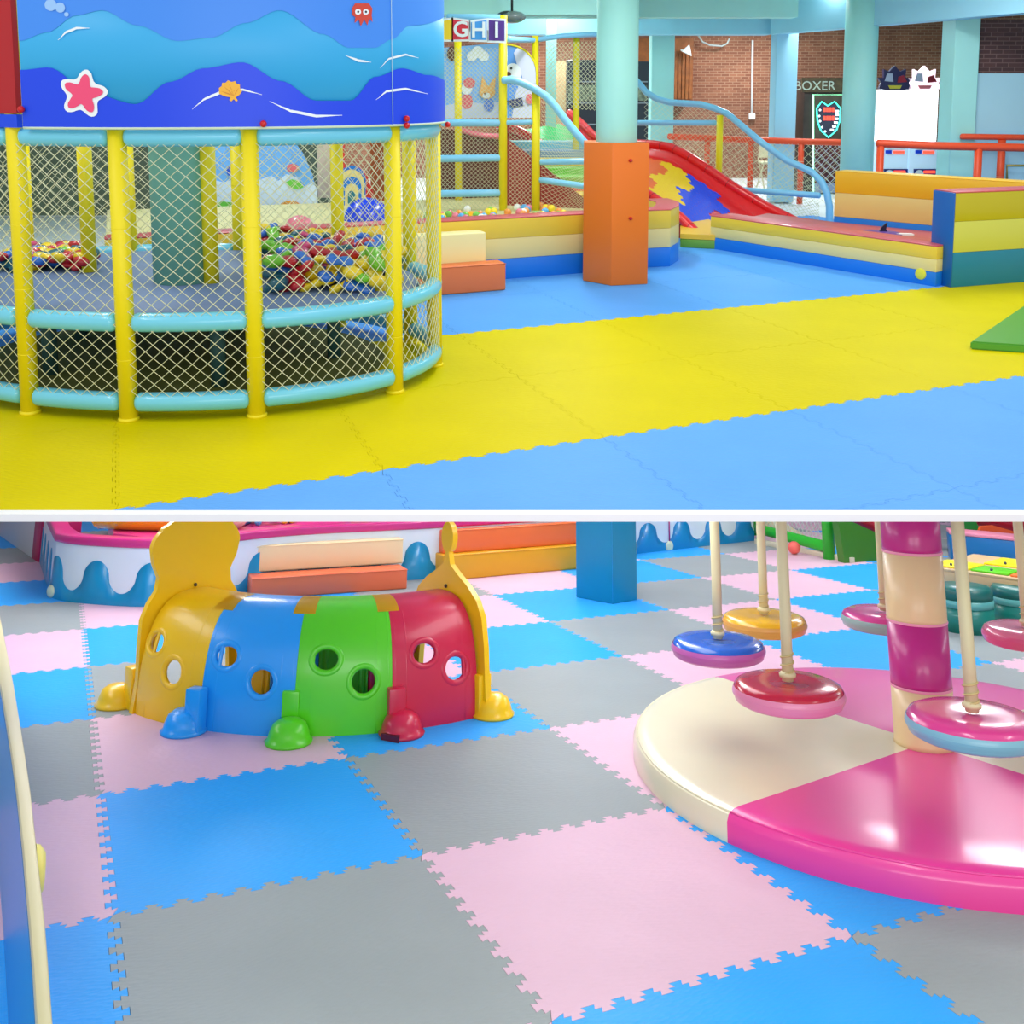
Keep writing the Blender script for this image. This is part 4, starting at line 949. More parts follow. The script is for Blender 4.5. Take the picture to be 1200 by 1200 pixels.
# far walls of the lower hall
WL = M('lower hall white wall', (214, 222, 228), .7)
for x in (-8.5, 9.2):
    b = new(); pr = [(x, 2.4+1.2, 0), (x, 16, 0), (x, 16, zslab(x, 16)), (x, 3.9, zslab(x, 3.9)), (x, 3.6, max(.2, zslab(x, 3.6)-.1))]
    slab_poly(b, [Vector(p) for p in pr], .1, n=(1 if x > 0 else -1, 0, 0)); obj('wall_left' if x < 0 else 'wall_right', b, WL, kind='structure')
b = new(); slab_poly(b, [Vector((-8.5, 16, -.05)), Vector((9.3, 16, -.05)), Vector((9.3, 16, zslab(9.3, 16))), Vector((-8.5, 16, zslab(-8.5, 16)))], .15, n=(0, 1, 0)); obj('wall_back', b, WL, kind='structure')

# ---- caterpillar tunnel
CC = Vector((-1.108, 6.985, 0)); RO = 1.478; HWD = .315; RC = RO-HWD; HT = A2(400, 704, CC.y-RC).z
PHI0, PHI1 = math.radians(-39.4), math.radians(39.0)
def cat(phi, s, off=0):
    """phi along the bend, s 0 (front foot) .. 1 (back foot) over the arch"""
    a = PI*s; q = 2/2.7
    cx = math.copysign(abs(math.cos(a))**q, math.cos(a)); sz = abs(math.sin(a))**q
    nx, nz = cx/HWD, sz/HT; L = math.hypot(nx, nz)+1e-9
    r = RC+HWD*cx+off*nx/L; z = HT*sz+off*nz/L
    return CC+Vector((math.sin(phi)*r, -math.cos(phi)*r, max(z, 0)))
ct = thing('caterpillar_tunnel', 'plastic crawl tunnel shaped like a caterpillar with yellow, blue, green and red segments', 'play tunnel', CC+Vector((0, -RC, 0)))
CY = M('tunnel yellow plastic', (255, 204, 8), .32, coat=.3); CB = M('tunnel blue plastic', (30, 168, 255), .32, coat=.3); CG = M('tunnel green plastic', (92, 222, 26), .32, coat=.3); CR = M('tunnel crimson plastic', (212, 28, 72), .32, coat=.3)
def find(px, py):
    best = None
    for i in range(121):
        ph = PHI0+(PHI1-PHI0)*i/120
        for j in range(60):
            s = .5*j/60; x, y = PX2(cat(ph, s)); d = (x-px)**2+(y-py)**2
            if best is None or d < best[0]: best = (d, ph, s)
    return best[1], best[2]
edges = [PHI0]+[find(px, 830)[0] for px in (235, 346, 460)]+[PHI1]
holes = {0: [(185, 755), (205, 787)], 1: [(266, 770), (306, 799)], 2: [(381, 774), (427, 799)], 3: [(496, 765), (534, 784)]}
NS, NP_ = 96, 34
for k, m in enumerate((CY, CB, CG, CR)):
    pa_, pb_ = edges[k]+.0004, edges[k+1]-.0004
    seg = thing('shell', None, None, ct.location); seg.location = (0, 0, 0)
    bpy.data.objects.remove(seg); LOWER.pop()
    b = new()
    grid_ = [[b.verts.new(cat(pa_+(pb_-pa_)*i/NP_, j/NS)) for j in range(NS+1)] for i in range(NP_+1)]
    hs = []
    for hx, hy in holes[k]:
        ph, s = find(hx, hy); hs.append((cat(ph, s), .066)); hs.append((cat(ph, 1-s), .066))
    for i in range(NP_):
        for j in range(NS):
            c = (grid_[i][j].co+grid_[i+1][j+1].co)/2
            if any((c-h).length < r for h, r in hs): continue
            f = b.faces.new((grid_[i][j], grid_[i][j+1], grid_[i+1][j+1], grid_[i+1][j])); f.smooth = True
    bmesh.ops.delete(b, geom=[v for v in b.verts if not v.link_faces], context='VERTS')
    for e in b.edges:
        if e.is_boundary:
            for v in e.verts:
                for h, r in hs:
                    d = v.co-h
                    if d.length < r*1.35: v.co = h+d.normalized()*r
    bmesh.ops.solidify(b, geom=b.faces[:], thickness=.014)
    sh = obj('shell', b, m, ct)
    # ribs along both edges of each segment
    for ph in (pa_+.012, pa_+.055, pb_-.055, pb_-.012):
        b = new(); tube(b, [cat(ph, j/48, .004) for j in range(49)], .011, 8); obj('rib', b, m, sh)
    for h, r in hs[::1]:
        nrm_ = (h-(CC+(Vector((h.x-CC.x, h.y-CC.y, 0)).normalized()*RC)+Vector((0, 0, HT*.25)))).normalized()
        t1 = nrm_.cross(Vector((0, 0, 1))).normalized(); t2 = nrm_.cross(t1).normalized()
        b = new(); pts = []
        for q in range(24):
            a = 2*PI*q/24; p = h+(t1*math.cos(a)+t2*math.sin(a))*(r+.014)
            # pull onto the shell
            v_ = Vector((p.x-CC.x, p.y-CC.y, 0)); ph = math.atan2(v_.x, -v_.y); rr = v_.length-RC
            sgn = 1 if rr >= 0 else -1; zz = min(p.z/HT, .999); cx = (max(0, 1-zz**2.7))**(1/2.7)
            p = CC+Vector((math.sin(ph), -math.cos(ph), 0))*(RC+sgn*(HWD*cx))+Vector((0, 0, p.z)); pts.append(p)
        tube(b, pts, .019, 10, closed=True); obj('porthole_rim', b, m, sh)
# yellow clips over the joints
for k, ph in enumerate((edges[1], edges[2], edges[3])):
    b = new(); rows = []
    for i in range(5):
        p_ = ph-.045+.09*i/4; rows.append([cat(p_, .36+.16*j/10, .016) for j in range(11)])
    sheet(b, rows); bmesh.ops.solidify(b, geom=b.faces[:], thickness=.01); obj('clip', b, CY, ct)
# end plates
def plate_axes(phi):
    o = CC+Vector((math.sin(phi)*RO, -math.cos(phi)*RO, 0)); rin = Vector((-math.sin(phi), math.cos(phi), 0)); tan = Vector((math.cos(phi), math.sin(phi), 0)); return o, rin, tan
def onplate(px, py, phi):
    o, rin, tan = plate_axes(phi); d = ray(px, py, 2); e = Vector((0, 0, H2)); t = (o-e).dot(tan)/d.dot(tan); p = e+d*t-o; return p.dot(rin), p.z
def end_plate(phi, outer, name, off, label):
    """outer: list of (w, z) from the outer foot up to the crown, mirrored about the middle"""
    o, rin, tan = plate_axes(phi); mid = HWD
    right = [(2*mid-w_, z) for w_, z in reversed(outer)]
    pl = outer+right
    inner = [(mid+(HWD-.045)*math.copysign(abs(math.cos(a))**.75, math.cos(a)), (HT-.045)*abs(math.sin(a))**.75) for a in [PI*i/20 for i in range(21)]]
    poly = pl+[(inner[0][0], 0)]+inner[1:-1]+[(inner[-1][0], 0)]
    b = new(); pts = [o+rin*w_+Vector((0, 0, z))+tan*off for w_, z in poly]
    slab_poly(b, pts, .035, n=tan if off < 0 else -tan); 
    pt = obj('end_plate', b, CY, ct, label=label)
    return pt, o, rin, tan
lo = [onplate(px, py, PHI0) for px, py in [(160, 838), (163, 800), (165, 760), (168, 728), (176, 708), (185, 694), (188, 678), (182, 662), (180, 645)]]
hc = onplate(231, 650, PHI0); hr0 = math.hypot(lo[-1][0]-hc[0], lo[-1][1]-hc[1])
mid = HWD; zvr = onplate(231, 604, PHI0)[1]-lo[-1][1]
top = []; n = 7
for i in range(0, 29):
    a = PI-PI/2*i/28; rr = hr0*(1+(.03*abs(math.sin(a*11)) if a < PI*.8 else 0))
    top.append((mid+rr*math.cos(a), lo[-1][1]+zvr*(rr/hr0)*math.sin(a)))
sc = (mid-0)/(hc[0]-lo[0][0]+1e-6)
left_out = [(mid-(mid-w_), z) for w_, z in lo]
left_out[0] = (left_out[0][0]-.02, 0)
pt, o, rin, tan = end_plate(PHI0-.012, left_out[:-1]+top, 'end_plate', -.03, 'big yellow scalloped head plate')
b = new(); ball(b, o+rin*mid+Vector((0, 0, HT+.03))+tan*.008, .011, 8); obj('screw', b, M('screw dark', (70, 50, 30), .4), pt)
ro_ = [onplate(px, py, PHI1) for px, py in [(568, 838), (566, 800), (565, 760), (562, 725), (556, 705), (546, 688), (534, 673), (526, 662), (522.5, 652), (522, 644)]]
ro_[0] = (ro_[0][0], 0)
bc = onplate(519, 629, PHI1); zc = bc[1]; bw = .058; bh = .088
ring = [(mid-bw*math.sin(a), zc-bh*math.cos(a)) for a in [PI*i/12 for i in range(2, 13)]]
ro_ = [(w_, z) for w_, z in ro_ if w_ < mid-.008]
ro_ = [(w_, z) for w_, z in ro_ if z < ring[0][1]-.01]
pt, o, rin, tan = end_plate(PHI1+.012, ro_+[(mid-.015, ring[0][1]-.004)]+ring, 'end_plate', .03, 'yellow onion shaped tail plate with round tip')
b = new(); ball(b, o+rin*mid+Vector((0, 0, HT+.035))-tan*.008, .011, 8); obj('screw', b, M('screw dark', (70, 50, 30), .4), pt)
for phi, sg in ((PHI0, 1), (PHI1, -1)):
    b = new(); sheet(b, [[cat(phi+sg*(.0+.05*i/2), .34+.3*j/12, .012) for j in range(13)] for i in range(3)]); bmesh.ops.solidify(b, geom=b.faces[:], thickness=.01); obj('clip', b, CY, ct)
# feet: a stem pocket and a dome
for (px, py, m, sx, sy) in ((132, 834, CY, 158, 829), (211, 866, CB, 230, 858), (335, 879, CG, 341, 860), (469, 869, CR, 462, 857), (577, 846, CY, 561, 838)):
    p = G2(px, py-4); p.y += .06; b = new(); lathe(b, [(0, 0), (.118, 0), (.122, .012), (.108, .02), (.102, .05), (.085, .088), (.055, .108), (0, .116)], p, 28); ft = obj('foot', b, m, ct)
    q = G2(sx, sy); d = (p-q); d.z = 0; 
    b = new(); box(b, (-.045, -.055, 0), (.045, .02, .22), .008, 2); place(b, Matrix.Translation(q) @ Matrix.Rotation(math.atan2(q.x-CC.x, -(q.y-CC.y)), 4, 'Z')); obj('stem', b, m, ft)
    b = new(); dn = d.normalized(); dp = Vector((-dn.y, dn.x, 0))*.045
    prism(b, [tuple((q+dp)[:2]), tuple((q-dp)[:2]), tuple((p-dp)[:2]), tuple((p+dp)[:2])], .004, .05, .006); obj('bracket', b, m, ft)
b = new(); p = G2(446, 867); prism(b, [(p.x-.0, p.y), (p.x+.1, p.y-.05), (p.x+.1, p.y+.05)], .0, .03); obj('foot_tab', b, M('dark maroon', (96, 16, 40), .5), ct)

# ---- drip patterned pit wall
TEAL = M('cerulean vinyl', (0, 146, 196), .35, coat=.2); DW = M('icing white vinyl', (226, 240, 246), .4, coat=.2); PK = M('magenta rim vinyl', (212, 44, 130), .3, coat=.4)
W = [G2(42, 643), G2(60, 700), G2(75, 705), G2(120, 709), G2(175, 712)]
st0 = G2(308, 702); st1 = G2(477, 690); ds = (st1-st0).normalized(); dn_ = Vector((-ds.y, ds.x, 0))
wq = G2(490, 679); bl0 = G2(519, 681); bl1 = G2(675, 667); db = (bl1-bl0).normalized(); dbn = Vector((-db.y, db.x, 0))
W += [G2(240, 706), wq-ds*1.35, wq, wq+db*.9, wq+db*2.0, G2(745, 649)]
W2 = [G2(744, 649), G2(884, 633.5)]
zr = A2(110, 641, W[3].y).z; zt = A2(110, 629, W[3].y+.05).z; zh = A2(158, 660, W[4].y).z; zd = A2(123, 695, W[3].y).z
def resample(path, d):
    out = [path[0].copy()]; 
    for a, b_ in zip(path, path[1:]):
        L_ = (b_-a).length; n_ = max(1, int(L_/d))
        out += [a.lerp(b_, i/n_) for i in range(1, n_+1)]
    return out
def rounded(path, it=2):
    for _ in range(it):
        q = [path[0]]
        for a, b_ in zip(path, path[1:]): q += [a.lerp(b_, .25), a.lerp(b_, .75)]
        path = q+[path[-1]]
    return path
def drip_wall(t, path, thick, z_rim, z_top, z_h, z_d, per=.46, ph0=0.0, rimw=.0, teal=TEAL, rim=True):
    P_ = resample(path, .012); 
    b = new(); wall_path(b, [(p.x, p.y) for p in resample(path, .3)], thick, 0, z_rim, .0); obj('wall_core', b, DW, t)
    b = new(); s = 0; prev = None; dist = 0
    for i, p in enumerate(P_):
        if i: dist += (p-P_[i-1]).length
        tn = (P_[min(i+1, len(P_)-1)]-P_[max(i-1, 0)]).normalized(); out = Vector((tn.y, -tn.x, 0))
        w_ = math.sin(2*PI*dist/per+ph0); w_ = math.tanh(3.2*w_)/math.tanh(3.2); hv = .5+.5*w_
        sn_ = math.sin(2*PI*dist/per+ph0); z = z_d+(z_h-z_d)*(.5+.5*math.copysign(abs(sn_)**.5, sn_))
        q = p+out*.006; cur = [b.verts.new(q), b.verts.new(q+Vector((0, 0, z))), b.verts.new(p+Vector((0, 0, z)))]
        if prev:
            b.faces.new((prev[0], cur[0], cur[1], prev[1])); b.faces.new((prev[1], cur[1], cur[2], prev[2]))
        prev = cur
    obj('drip_panel', b, teal, t)
    if rim:
        R_ = resample(path, .25); L = []
        for i, p in enumerate(R_):
            tn = (R_[min(i+1, len(R_)-1)]-R_[max(i-1, 0)]).normalized(); L.append(Vector((-tn.y, tn.x, 0)))
        pl = [(p-l*.02)[:2] for p, l in zip(R_, L)]+[(p+l*(thick+.02))[:2] for p, l in zip(reversed(R_), reversed(L))]
        b = new(); prism(b, [tuple(q) for q in pl], z_rim+.001, z_top, .018, 3); obj('rim_cushion', b, PK, t)
dw = thing('pit_wall', 'curved ball pit wall with white icing drips on blue under a magenta rim', 'padded wall', W[3])
drip_wall(dw, [W[0]]+rounded(W[1:8])+W[8:], .12, zr, zt, zh, zd, per=.50, ph0=1.6)
def button(t, px, py, Y, r, m, dirx=(1, 0, 0), out=(0, -1, 0)):
    b = new(); lathe(b, [(0, .022), (r*.7, .02), (r*.95, .01), (r, 0), (0, 0)], (0, 0, 0), 24); place(b, frame_xz(A2(px, py, Y), dirx, out)); return obj('button', b, m, t)
CRM = M('cream button', (226, 232, 196), .4)
button(dw, 60, 693, W[1].y-.015, .052, CRM, (.8, -.6, 0), (-.7, -.7, 0))
fw = thing('pit_wall', 'straight blue pit wall with white drips and a cream button right of the blue column pad', 'padded wall', W2[0])
dW2 = (W2[1]-W2[0]).normalized(); Y_ = W2[0].y
z1_, z2_ = A2(800, 609, W2[0].lerp(W2[1], .4).y).z, A2(790, 633, W2[0].lerp(W2[1], .4).y).z
drip_wall(fw, [W2[0]+dW2*.02, W2[1]], .24, zr*1.15, zt*1.15, z1_, z2_, per=.52, ph0=-.6, teal=M('azure vinyl', (0, 138, 198), .35, coat=.2))
pm = W2[0].lerp(W2[1], .29); nf = Vector((dW2.y, -dW2.x, 0))
button(fw, 784, 640, pm.y-.02, .062, CRM, tuple(dW2), tuple(nf))
b = new(); p = A2(784, 634, pm.y-.02)+nf*.01; tube(b, [p, Vector((p.x, p.y, zr*1.15))], .008, 6); obj('pull_cord', b, PK, fw)
# pit bed, gold inflatable, balls
bed = [W[0]+Vector((.6, .5, 0)), W[2]+Vector((.25, .3, 0)), W[4]+Vector((0, .2, 0)), W[6]+Vector((0, .2, 0)), W[9]+Vector((-.1, .25, 0)), Vector((W[9].x, 13.6, 0)), Vector((W[0].x+.6, 13.6, 0))]
zbed = zt-.02
t = thing('pit_bed', 'padded bed of the ball pit behind the drip patterned wall', 'cushion', bed[2]); b = new(); prism(b, [tuple(p[:2]) for p in bed], 0, zbed, .01); obj('cushion', b, PK, t)
GOLD = M('gold inflatable vinyl', (250, 186, 8), .25, coat=.5)
t = thing('gold_slide', 'shiny golden yellow inflatable slide lying in the ball pit behind the head plate', 'inflatable', A2(200, 612, 9.4))
for pts, r in (([(120, 604, 9.3), (140, 622, 9.25), (170, 629, 9.2), (200, 632, 9.2)], .14), ([(150, 600, 9.6), (175, 612, 9.5), (215, 622, 9.45), (270, 625, 9.4)], .15), ([(190, 590, 9.9), (240, 602, 9.8), (285, 612, 9.8)], .16), ([(265, 596, 9.6), (272, 606, 9.55), (276, 625, 9.5)], .09)):
    b = new(); P_ = [A2(*q) for q in pts]; P_ = [Vector((p.x, p.y, max(p.z+.02, zbed+r))) for p in P_]; tube(b, P_, r, 20, round_end=True); obj('air_tube', b, GOLD, t)
b = new(); ball(b, (lambda p: (p.x, p.y, zbed+.13))(A2(275, 612, 9.35)), .13, 24); obj('large_ball', b, M('cream ball', (240, 236, 200), .3, coat=.4), None, 'large cream ball lying in the pit beside the gold inflatable', 'ball')
def balls(x0, x1, Ya, Yb, n, mound, where, grp, ks):
    for i in range(n):
        px = random.uniform(x0, x1); Y = random.uniform(Ya, Yb)+ (px-x0)*.0045
        x = A2(px, 610, Y).x; u = (px-x0)/(x1-x0); lay = int(mound*math.sin(PI*min(max(u, .05), .95))*random.uniform(.3, 1))
        pball((x, Y, zbed+.036+lay*.055), random.choice(ks), where, grp)
balls(278, 348, 9.45, 10.0, 90, 3.2, 'in the pit behind the magenta rim above the cream block', 'ball heap right of the head plate', [1, 1, 1, 2, 2, 0, 4])
balls(405, 475, 9.85, 10.4, 60, 2.6, 'in the pit behind the magenta rim above the green segment', 'ball heap above the green segment', [1, 0, 2, 4, 1])
b = new(); p0_, p1_ = A2(350, 607, 11.3), A2(404, 600, 11.3); box(b, (p0_.x, 11.3, zbed), (p1_.x, 11.6, zbed+.45), .02); t = thing('bolster', 'magenta bolster block standing in the ball pit between the two ball heaps', 'bolster', (p0_.x, 11.3, zbed)); obj('cushion', b, PK, t)

# ---- step blocks
def stepb(name, label, F0, F1, depth, z0, z1, m, dirn, nrm_):
    t = thing(name, label, 'block', F0); b = new()
    prism(b, [tuple(F0[:2]), tuple(F1[:2]), tuple((F1+nrm_*depth)[:2]), tuple((F0+nrm_*depth)[:2])], z0, z1, .012, 3); obj('cushion', b, m, t)
    b = new(); tube(b, [F0+Vector((0, 0, z1-.008))-nrm_*.002, F1+Vector((0, 0, z1-.008))-nrm_*.002], .004, 6); obj('piping', b, m, t)
zo = A2(308, 677, st0.y).z
OR2 = M('coral orange vinyl', (232, 110, 66), .4, coat=.15); CR2 = M('warm cream vinyl', (246, 222, 170), .4, coat=.15); MU = M('mustard vinyl', (226, 166, 20), .4, coat=.15); OR3 = M('bright orange vinyl', (240, 116, 54), .4, coat=.15)
stepb('step_block', 'coral orange padded step block on the floor in front of the cream block', st0-ds*.1, st1, .26, 0, zo, OR2, ds, dn_)
c0 = st0+dn_*.20-ds*.05; c0 = G2(297, 671, zo); c1 = G2(466, 657, zo); c0.z = c1.z = 0; c1 = c0+ds*((c1-c0).dot(ds))
zc2 = A2(297, 640, c0.y).z
stepb('step_block', 'cream padded step block lying on the coral orange one', c0-ds*.13, c1, .2, zo+.001, zc2, CR2, ds, dn_)
zy = A2(519, 651, bl0.y).z
stepb('step_block', 'mustard yellow padded step block on the floor left of the blue column pad', bl0, bl0+db*((bl1-bl0).length+.35), .36, 0, zy, MU, db, dbn)
d0 = G2(519, 649, zy); d0.z = 0; zo2 = A2(519, 622, d0.y).z
stepb('step_block', 'bright orange padded step block lying on the mustard yellow one', d0, d0+db*((bl1-bl0).length+.35), .24, zy+.001, zo2, OR3, db, dbn)

# ---- blue square column pad
L, Fm, Rr = G2(675, 700), G2(718, 708), G2(747, 703)
t = thing('column_pad', 'tall blue padded square cover around the column between the blocks and drip wall', 'column pad', Fm)
bk = L+(Rr-Fm)*1.1+Vector((.02, .12, 0)); top_ = zslab(Fm.x, Fm.y)-.02
b = new(); prism(b, [tuple(L[:2]), tuple(Fm[:2]), tuple(Rr[:2]), tuple(bk[:2])], 0, top_, .008); obj('pad_cover', b, M('blue column vinyl', (0, 142, 176), .45, coat=.1), t)
b = new(); tube(b, [Fm+Vector((0, -.001, .01)), Fm+Vector((0, -.001, top_-.02))], .003, 6); obj('seam', b, M('seam light blue', (60, 170, 216), .5), t)

# ---- far left pink and grey wall
q0, q1 = G2(44, 659), G2(4, 631); dq = (q1-q0).normalized(); q1 = q1+dq*1.0
t = thing('pit_wall', 'grey white padded wall with a dark pink end at the far left edge', 'padded wall', q0)
b = new(); nq = Vector((dq.y, -dq.x, 0)); qa = q0+dq*.32
prism(b, [tuple(qa[:2]), tuple(q1[:2]), tuple((q1+nq*.4)[:2]), tuple((qa+nq*.4)[:2])], 0, 1.0, .006); obj('wall_core', b, M('greyish white vinyl', (206, 208, 214), .5), t)
b = new(); prism(b, [tuple(q0[:2]), tuple(qa[:2]), tuple((qa+nq*.4)[:2]), tuple((q0+nq*.4)[:2])], 0, 1.0, .006); obj('end_pad', b, M('dark pink vinyl', (186, 36, 96), .4), t)

# ---- left front padded wall: blue face, cream top
zl = .42
Re = [G2(x, y, zl) for x, y in [(66, 1260), (62, 1196), (57, 1130), (53, 1080), (48, 1035), (43, 990), (36, 925), (26, 860), (16, 800), (5, 745)]]
Le = [G2(x, y, zl) for x, y in [(48, 1260), (43, 1196), (39, 1130), (35, 1080), (31, 1035), (27, 990), (20, 925), (12, 870), (3, 815), (-8, 760)]]
for p in Re+Le: p.z = 0
Re.append(Re[-1]+(Re[-1]-Re[-2])*2.2); Le.append(Le[-1]+(Le[-1]-Le[-2])*2.2)
t = thing('padded_wall', 'curving blue padded wall with a pale yellow top along the left edge of the picture', 'padded wall', Re[4])
b = new(); prism(b, [tuple(p[:2]) for p in Re]+[tuple(p[:2]) for p in reversed(Le)], 0, zl-.03); obj('wall_core', b, M('medium blue vinyl', (34, 136, 214), .4, coat=.1), t)
b = new(); prism(b, [tuple(p[:2]) for p in Re]+[tuple(p[:2]) for p in reversed(Le)], zl-.029, zl, .008); obj('top_cap', b, M('pale straw vinyl', (206, 198, 152), .4), t)
p = G2(44, 985, zl-.07); b = new(); lathe(b, [(0, .03), (.05, .027), (.07, .012), (.074, 0), (0, 0)], (0, 0, 0), 24); dd = (Re[6]-Re[4]).normalized(); pc = Re[5].copy(); pc.z = zl-.075
place(b, frame_xz(pc, dd, Vector((dd.y, -dd.x, 0)))); obj('button', b, M('straw button', (236, 226, 120), .4), t)

# ---- football goal, wedge, slide at the far right
GG = M('bright green sleeve', (36, 200, 40), .4, coat=.2)
g0, g1 = G2(884, 630), G2(972, 655); t = thing('goal_frame', 'green padded tube goal frame with netting behind the hanging ropes', 'goal', g1); gd = (g1-g0).normalized()
b = new(); tube(b, [g1, g1+Vector((0, 0, 1.35))], .065, 14); obj('post', b, GG, t)
b = new(); tube(b, [g0-gd*.0+Vector((0, 0, .12)), g1-gd*.05+Vector((0, 0, .12))], .06, 14, round_end=True); obj('bottom_rail', b, GG, t)
b = new(); tube(b, [g0+Vector((0, 0, .03)), g0+Vector((0, 0, 1.35))], .05, 12); obj('post', b, GG, t)
b = new(); tube(b, [g0+Vector((0, 0, 1.35)), g1+Vector((0, 0, 1.35))], .06, 12, round_end=True); obj('top_rail', b, GG, t)
b = new(); net_plane(b, [g0+Vector((0, .03, .14)), g1+Vector((0, .03, .14)), g1+Vector((0, .03, 1.33)), g0+Vector((0, .03, 1.33))], .09, .004); obj('netting', b, M('pale goal net', (214, 226, 214), .6), t, kind='stuff')
b = new(); slab_poly(b, [A2(x, y, 12.9) for x, y in ((885, 600), (905, 604), (965, 640), (968, 646), (920, 626), (885, 610))], .03, n=(0, 1, 0)); obj('net_stay', b, M('cream webbing', (222, 216, 180), .6), t)
s0, s1 = G2(884, 637), G2(998, 660); sd = (s1-s0).normalized(); sn = Vector((-sd.y, sd.x, 0))
t = thing('kerb_board', 'low cream kerb board on the floor under the green goal frame', 'board', s0); b = new(); s0b = s0+sn*.02
prism(b, [tuple(s0[:2]), tuple((s1)[:2]), tuple((s1+sn*.05)[:2]), tuple((s0+sn*.05)[:2])], 0, .055, .004); obj('board', b, M('cream board', (226, 220, 190), .5), t)
w0, w1 = G2(990, 660), G2(1052, 655); wd_ = (w1-w0).normalized(); wn = Vector((-wd_.y, wd_.x, 0))
t = thing('green_wedge', 'dark green padded wedge block below the red slide edge right of the goal', 'wedge', w0)
we = w1+wd_*.35; wzA = A2(990, 604, w0.y).z; wzB = wzA+(A2(1048, 634, w1.y).z-wzA)*((we-w0).length/(w1-w0).length); wb = w0+wn*.2-wd_*.1
b = new(); vs = [b.verts.new(p) for p in (w0, we, we+wn*.1, w0+wn*.1)]; vt = [b.verts.new(p) for p in (w0+Vector((-.05, 0, wzA)), we+Vector((0, 0, wzB)), we+wn*.1+Vector((0, 0, wzB)), w0+wn*.1+Vector((-.05, 0, wzA)))]
for q in ((0, 1, 5, 4), (1, 2, 6, 5), (2, 3, 7, 6), (3, 0, 4, 7)): b.faces.new([(vs+vt)[i] for i in q])
b.faces.new(vt); b.faces.new(vs[::-1]); bmesh.ops.recalc_face_normals(b, faces=b.faces); obj('wedge_body', b, M('moss green vinyl', (66, 132, 26), .4, coat=.15), t)
t = thing('red_slide', 'crimson slide edge with colourful turf surface passing behind the striped pole', 'slide', w0+wn*.3)
yb = w0.y+.55
pts = [A2(975, 588, yb), A2(990, 598, yb), A2(1012, 609, yb), A2(1052, 629, yb-.1)]
b = new(); tube(b, pts, .09, 12, round_end=True); obj('side_roll', b, M('crimson slide vinyl', (186, 14, 46), .3, coat=.4), t)
b = new(); sheet(b, [[A2(1010, 596, yb+.5), A2(1060, 622, yb+.35)], [A2(1010, 604, yb+.15), A2(1060, 636, yb+.05)]], .03); obj('turf_surface', b, M('yellow turf', (250, 206, 20), .6), t)
# right side slide beyond the table
ys = 11.6
t = thing('red_slide', 'crimson wave slide with green and orange turf beyond the activity table', 'slide', (A2(1150, 620, ys).x, ys, 0))
b = new(); tube(b, [A2(x, y, ys+.3) for x, y in ((1090, 590), (1145, 604), (1170, 609), (1196, 616), (1240, 630))], .12, 14, round_end=True); obj('side_roll', b, M('crimson slide vinyl', (186, 14, 46)), t)
b = new(); slab_poly(b, [A2(x, y, ys+.1) for x, y in ((1118, 622), (1150, 624), (1140, 604), (1118, 600))], .05, n=(0, 1, 0)); obj('turf_patch', b, M('deep green turf', (24, 140, 50), .6), t)
b = new(); slab_poly(b, [A2(x, y, ys+.05) for x, y in ((1146, 625), (1200, 632), (1200, 626), (1165, 616), (1150, 617))], .05, n=(0, 1, 0)); obj('turf_patch', b, M('orange turf', (240, 96, 40), .6), t)
t = thing('blue_bench_wall', 'blue padded wall with a pink piped top behind the activity table', 'padded wall', (A2(1150, 650, 11).x, 11, 0)); 
b = new(); p0_, p1_ = A2(1112, 622, 11.2), A2(1215, 634, 10.6); prism(b, [(p0_.x, p0_.y), (p1_.x, p1_.y), (p1_.x+.1, p1_.y+.3), (p0_.x+.1, p0_.y+.3)], 0, p0_.z-.04, .01); obj('wall_core', b, M('ocean blue vinyl', (6, 112, 178), .35, coat=.2), t)
b = new(); prism(b, [(p0_.x, p0_.y-.01), (p1_.x, p1_.y-.01), (p1_.x+.1, p1_.y+.3), (p0_.x+.1, p0_.y+.3)], p0_.z-.039, p0_.z, .01); obj('top_rim', b, M('pale pink rim', (244, 150, 176), .4), t)
b = new(); ball(b, (lambda p: (p.x, p.y, .075))(G2(931, 650)), .07, 16); obj('small_ball', b, M('coral ball', (244, 110, 96), .4), None, 'small coral ball on the pink mat in front of the goal', 'ball')

# ---- activity table with coloured boards and stools under it
yt = 8.3
ta = thing('activity_table', 'pale wooden activity table with yellow, green and orange boards at the right edge', 'table', (A2(1160, 700, yt).x, yt, 0))
TW = M('pale table wood', (214, 184, 134), .5, vary=.06, vscale=4)
f0, f1 = A2(1118, 668, yt+.25), A2(1200, 688, yt-.15); fd = (f1-f0); fd.z = 0; fd.normalize(); fn = Vector((-fd.y, fd.x, 0)); f1 = f0+fd*1.5; ztb = f0.z
f0 = f0-fd*.25
b = new(); prism(b, [tuple(f0[:2]), tuple(f1[:2]), tuple((f1+fn*1.0)[:2]), tuple((f0+fn*1.0)[:2])], ztb-.02, ztb, .003); obj('table_top', b, TW, ta)
ap = abs(A2(1160, 693, yt).z-A2(1160, 677, yt).z)
b = new(); prism(b, [tuple((f0)[:2]), tuple(f1[:2]), tuple((f1+fn*.03)[:2]), tuple((f0+fn*.03)[:2])], ztb-.021-ap, ztb-.021, .003); obj('apron', b, TW, ta)
for w_, l_ in ((.03, .06), (1.42, .06), (.03, .9), (1.42, .9)):
    p = f0+fd*w_+fn*l_; b = new(); box(b, (p.x-.03, p.y-.03, 0), (p.x+.03, p.y+.03, ztb-.022), .004, 1); obj('leg', b, TW, ta)
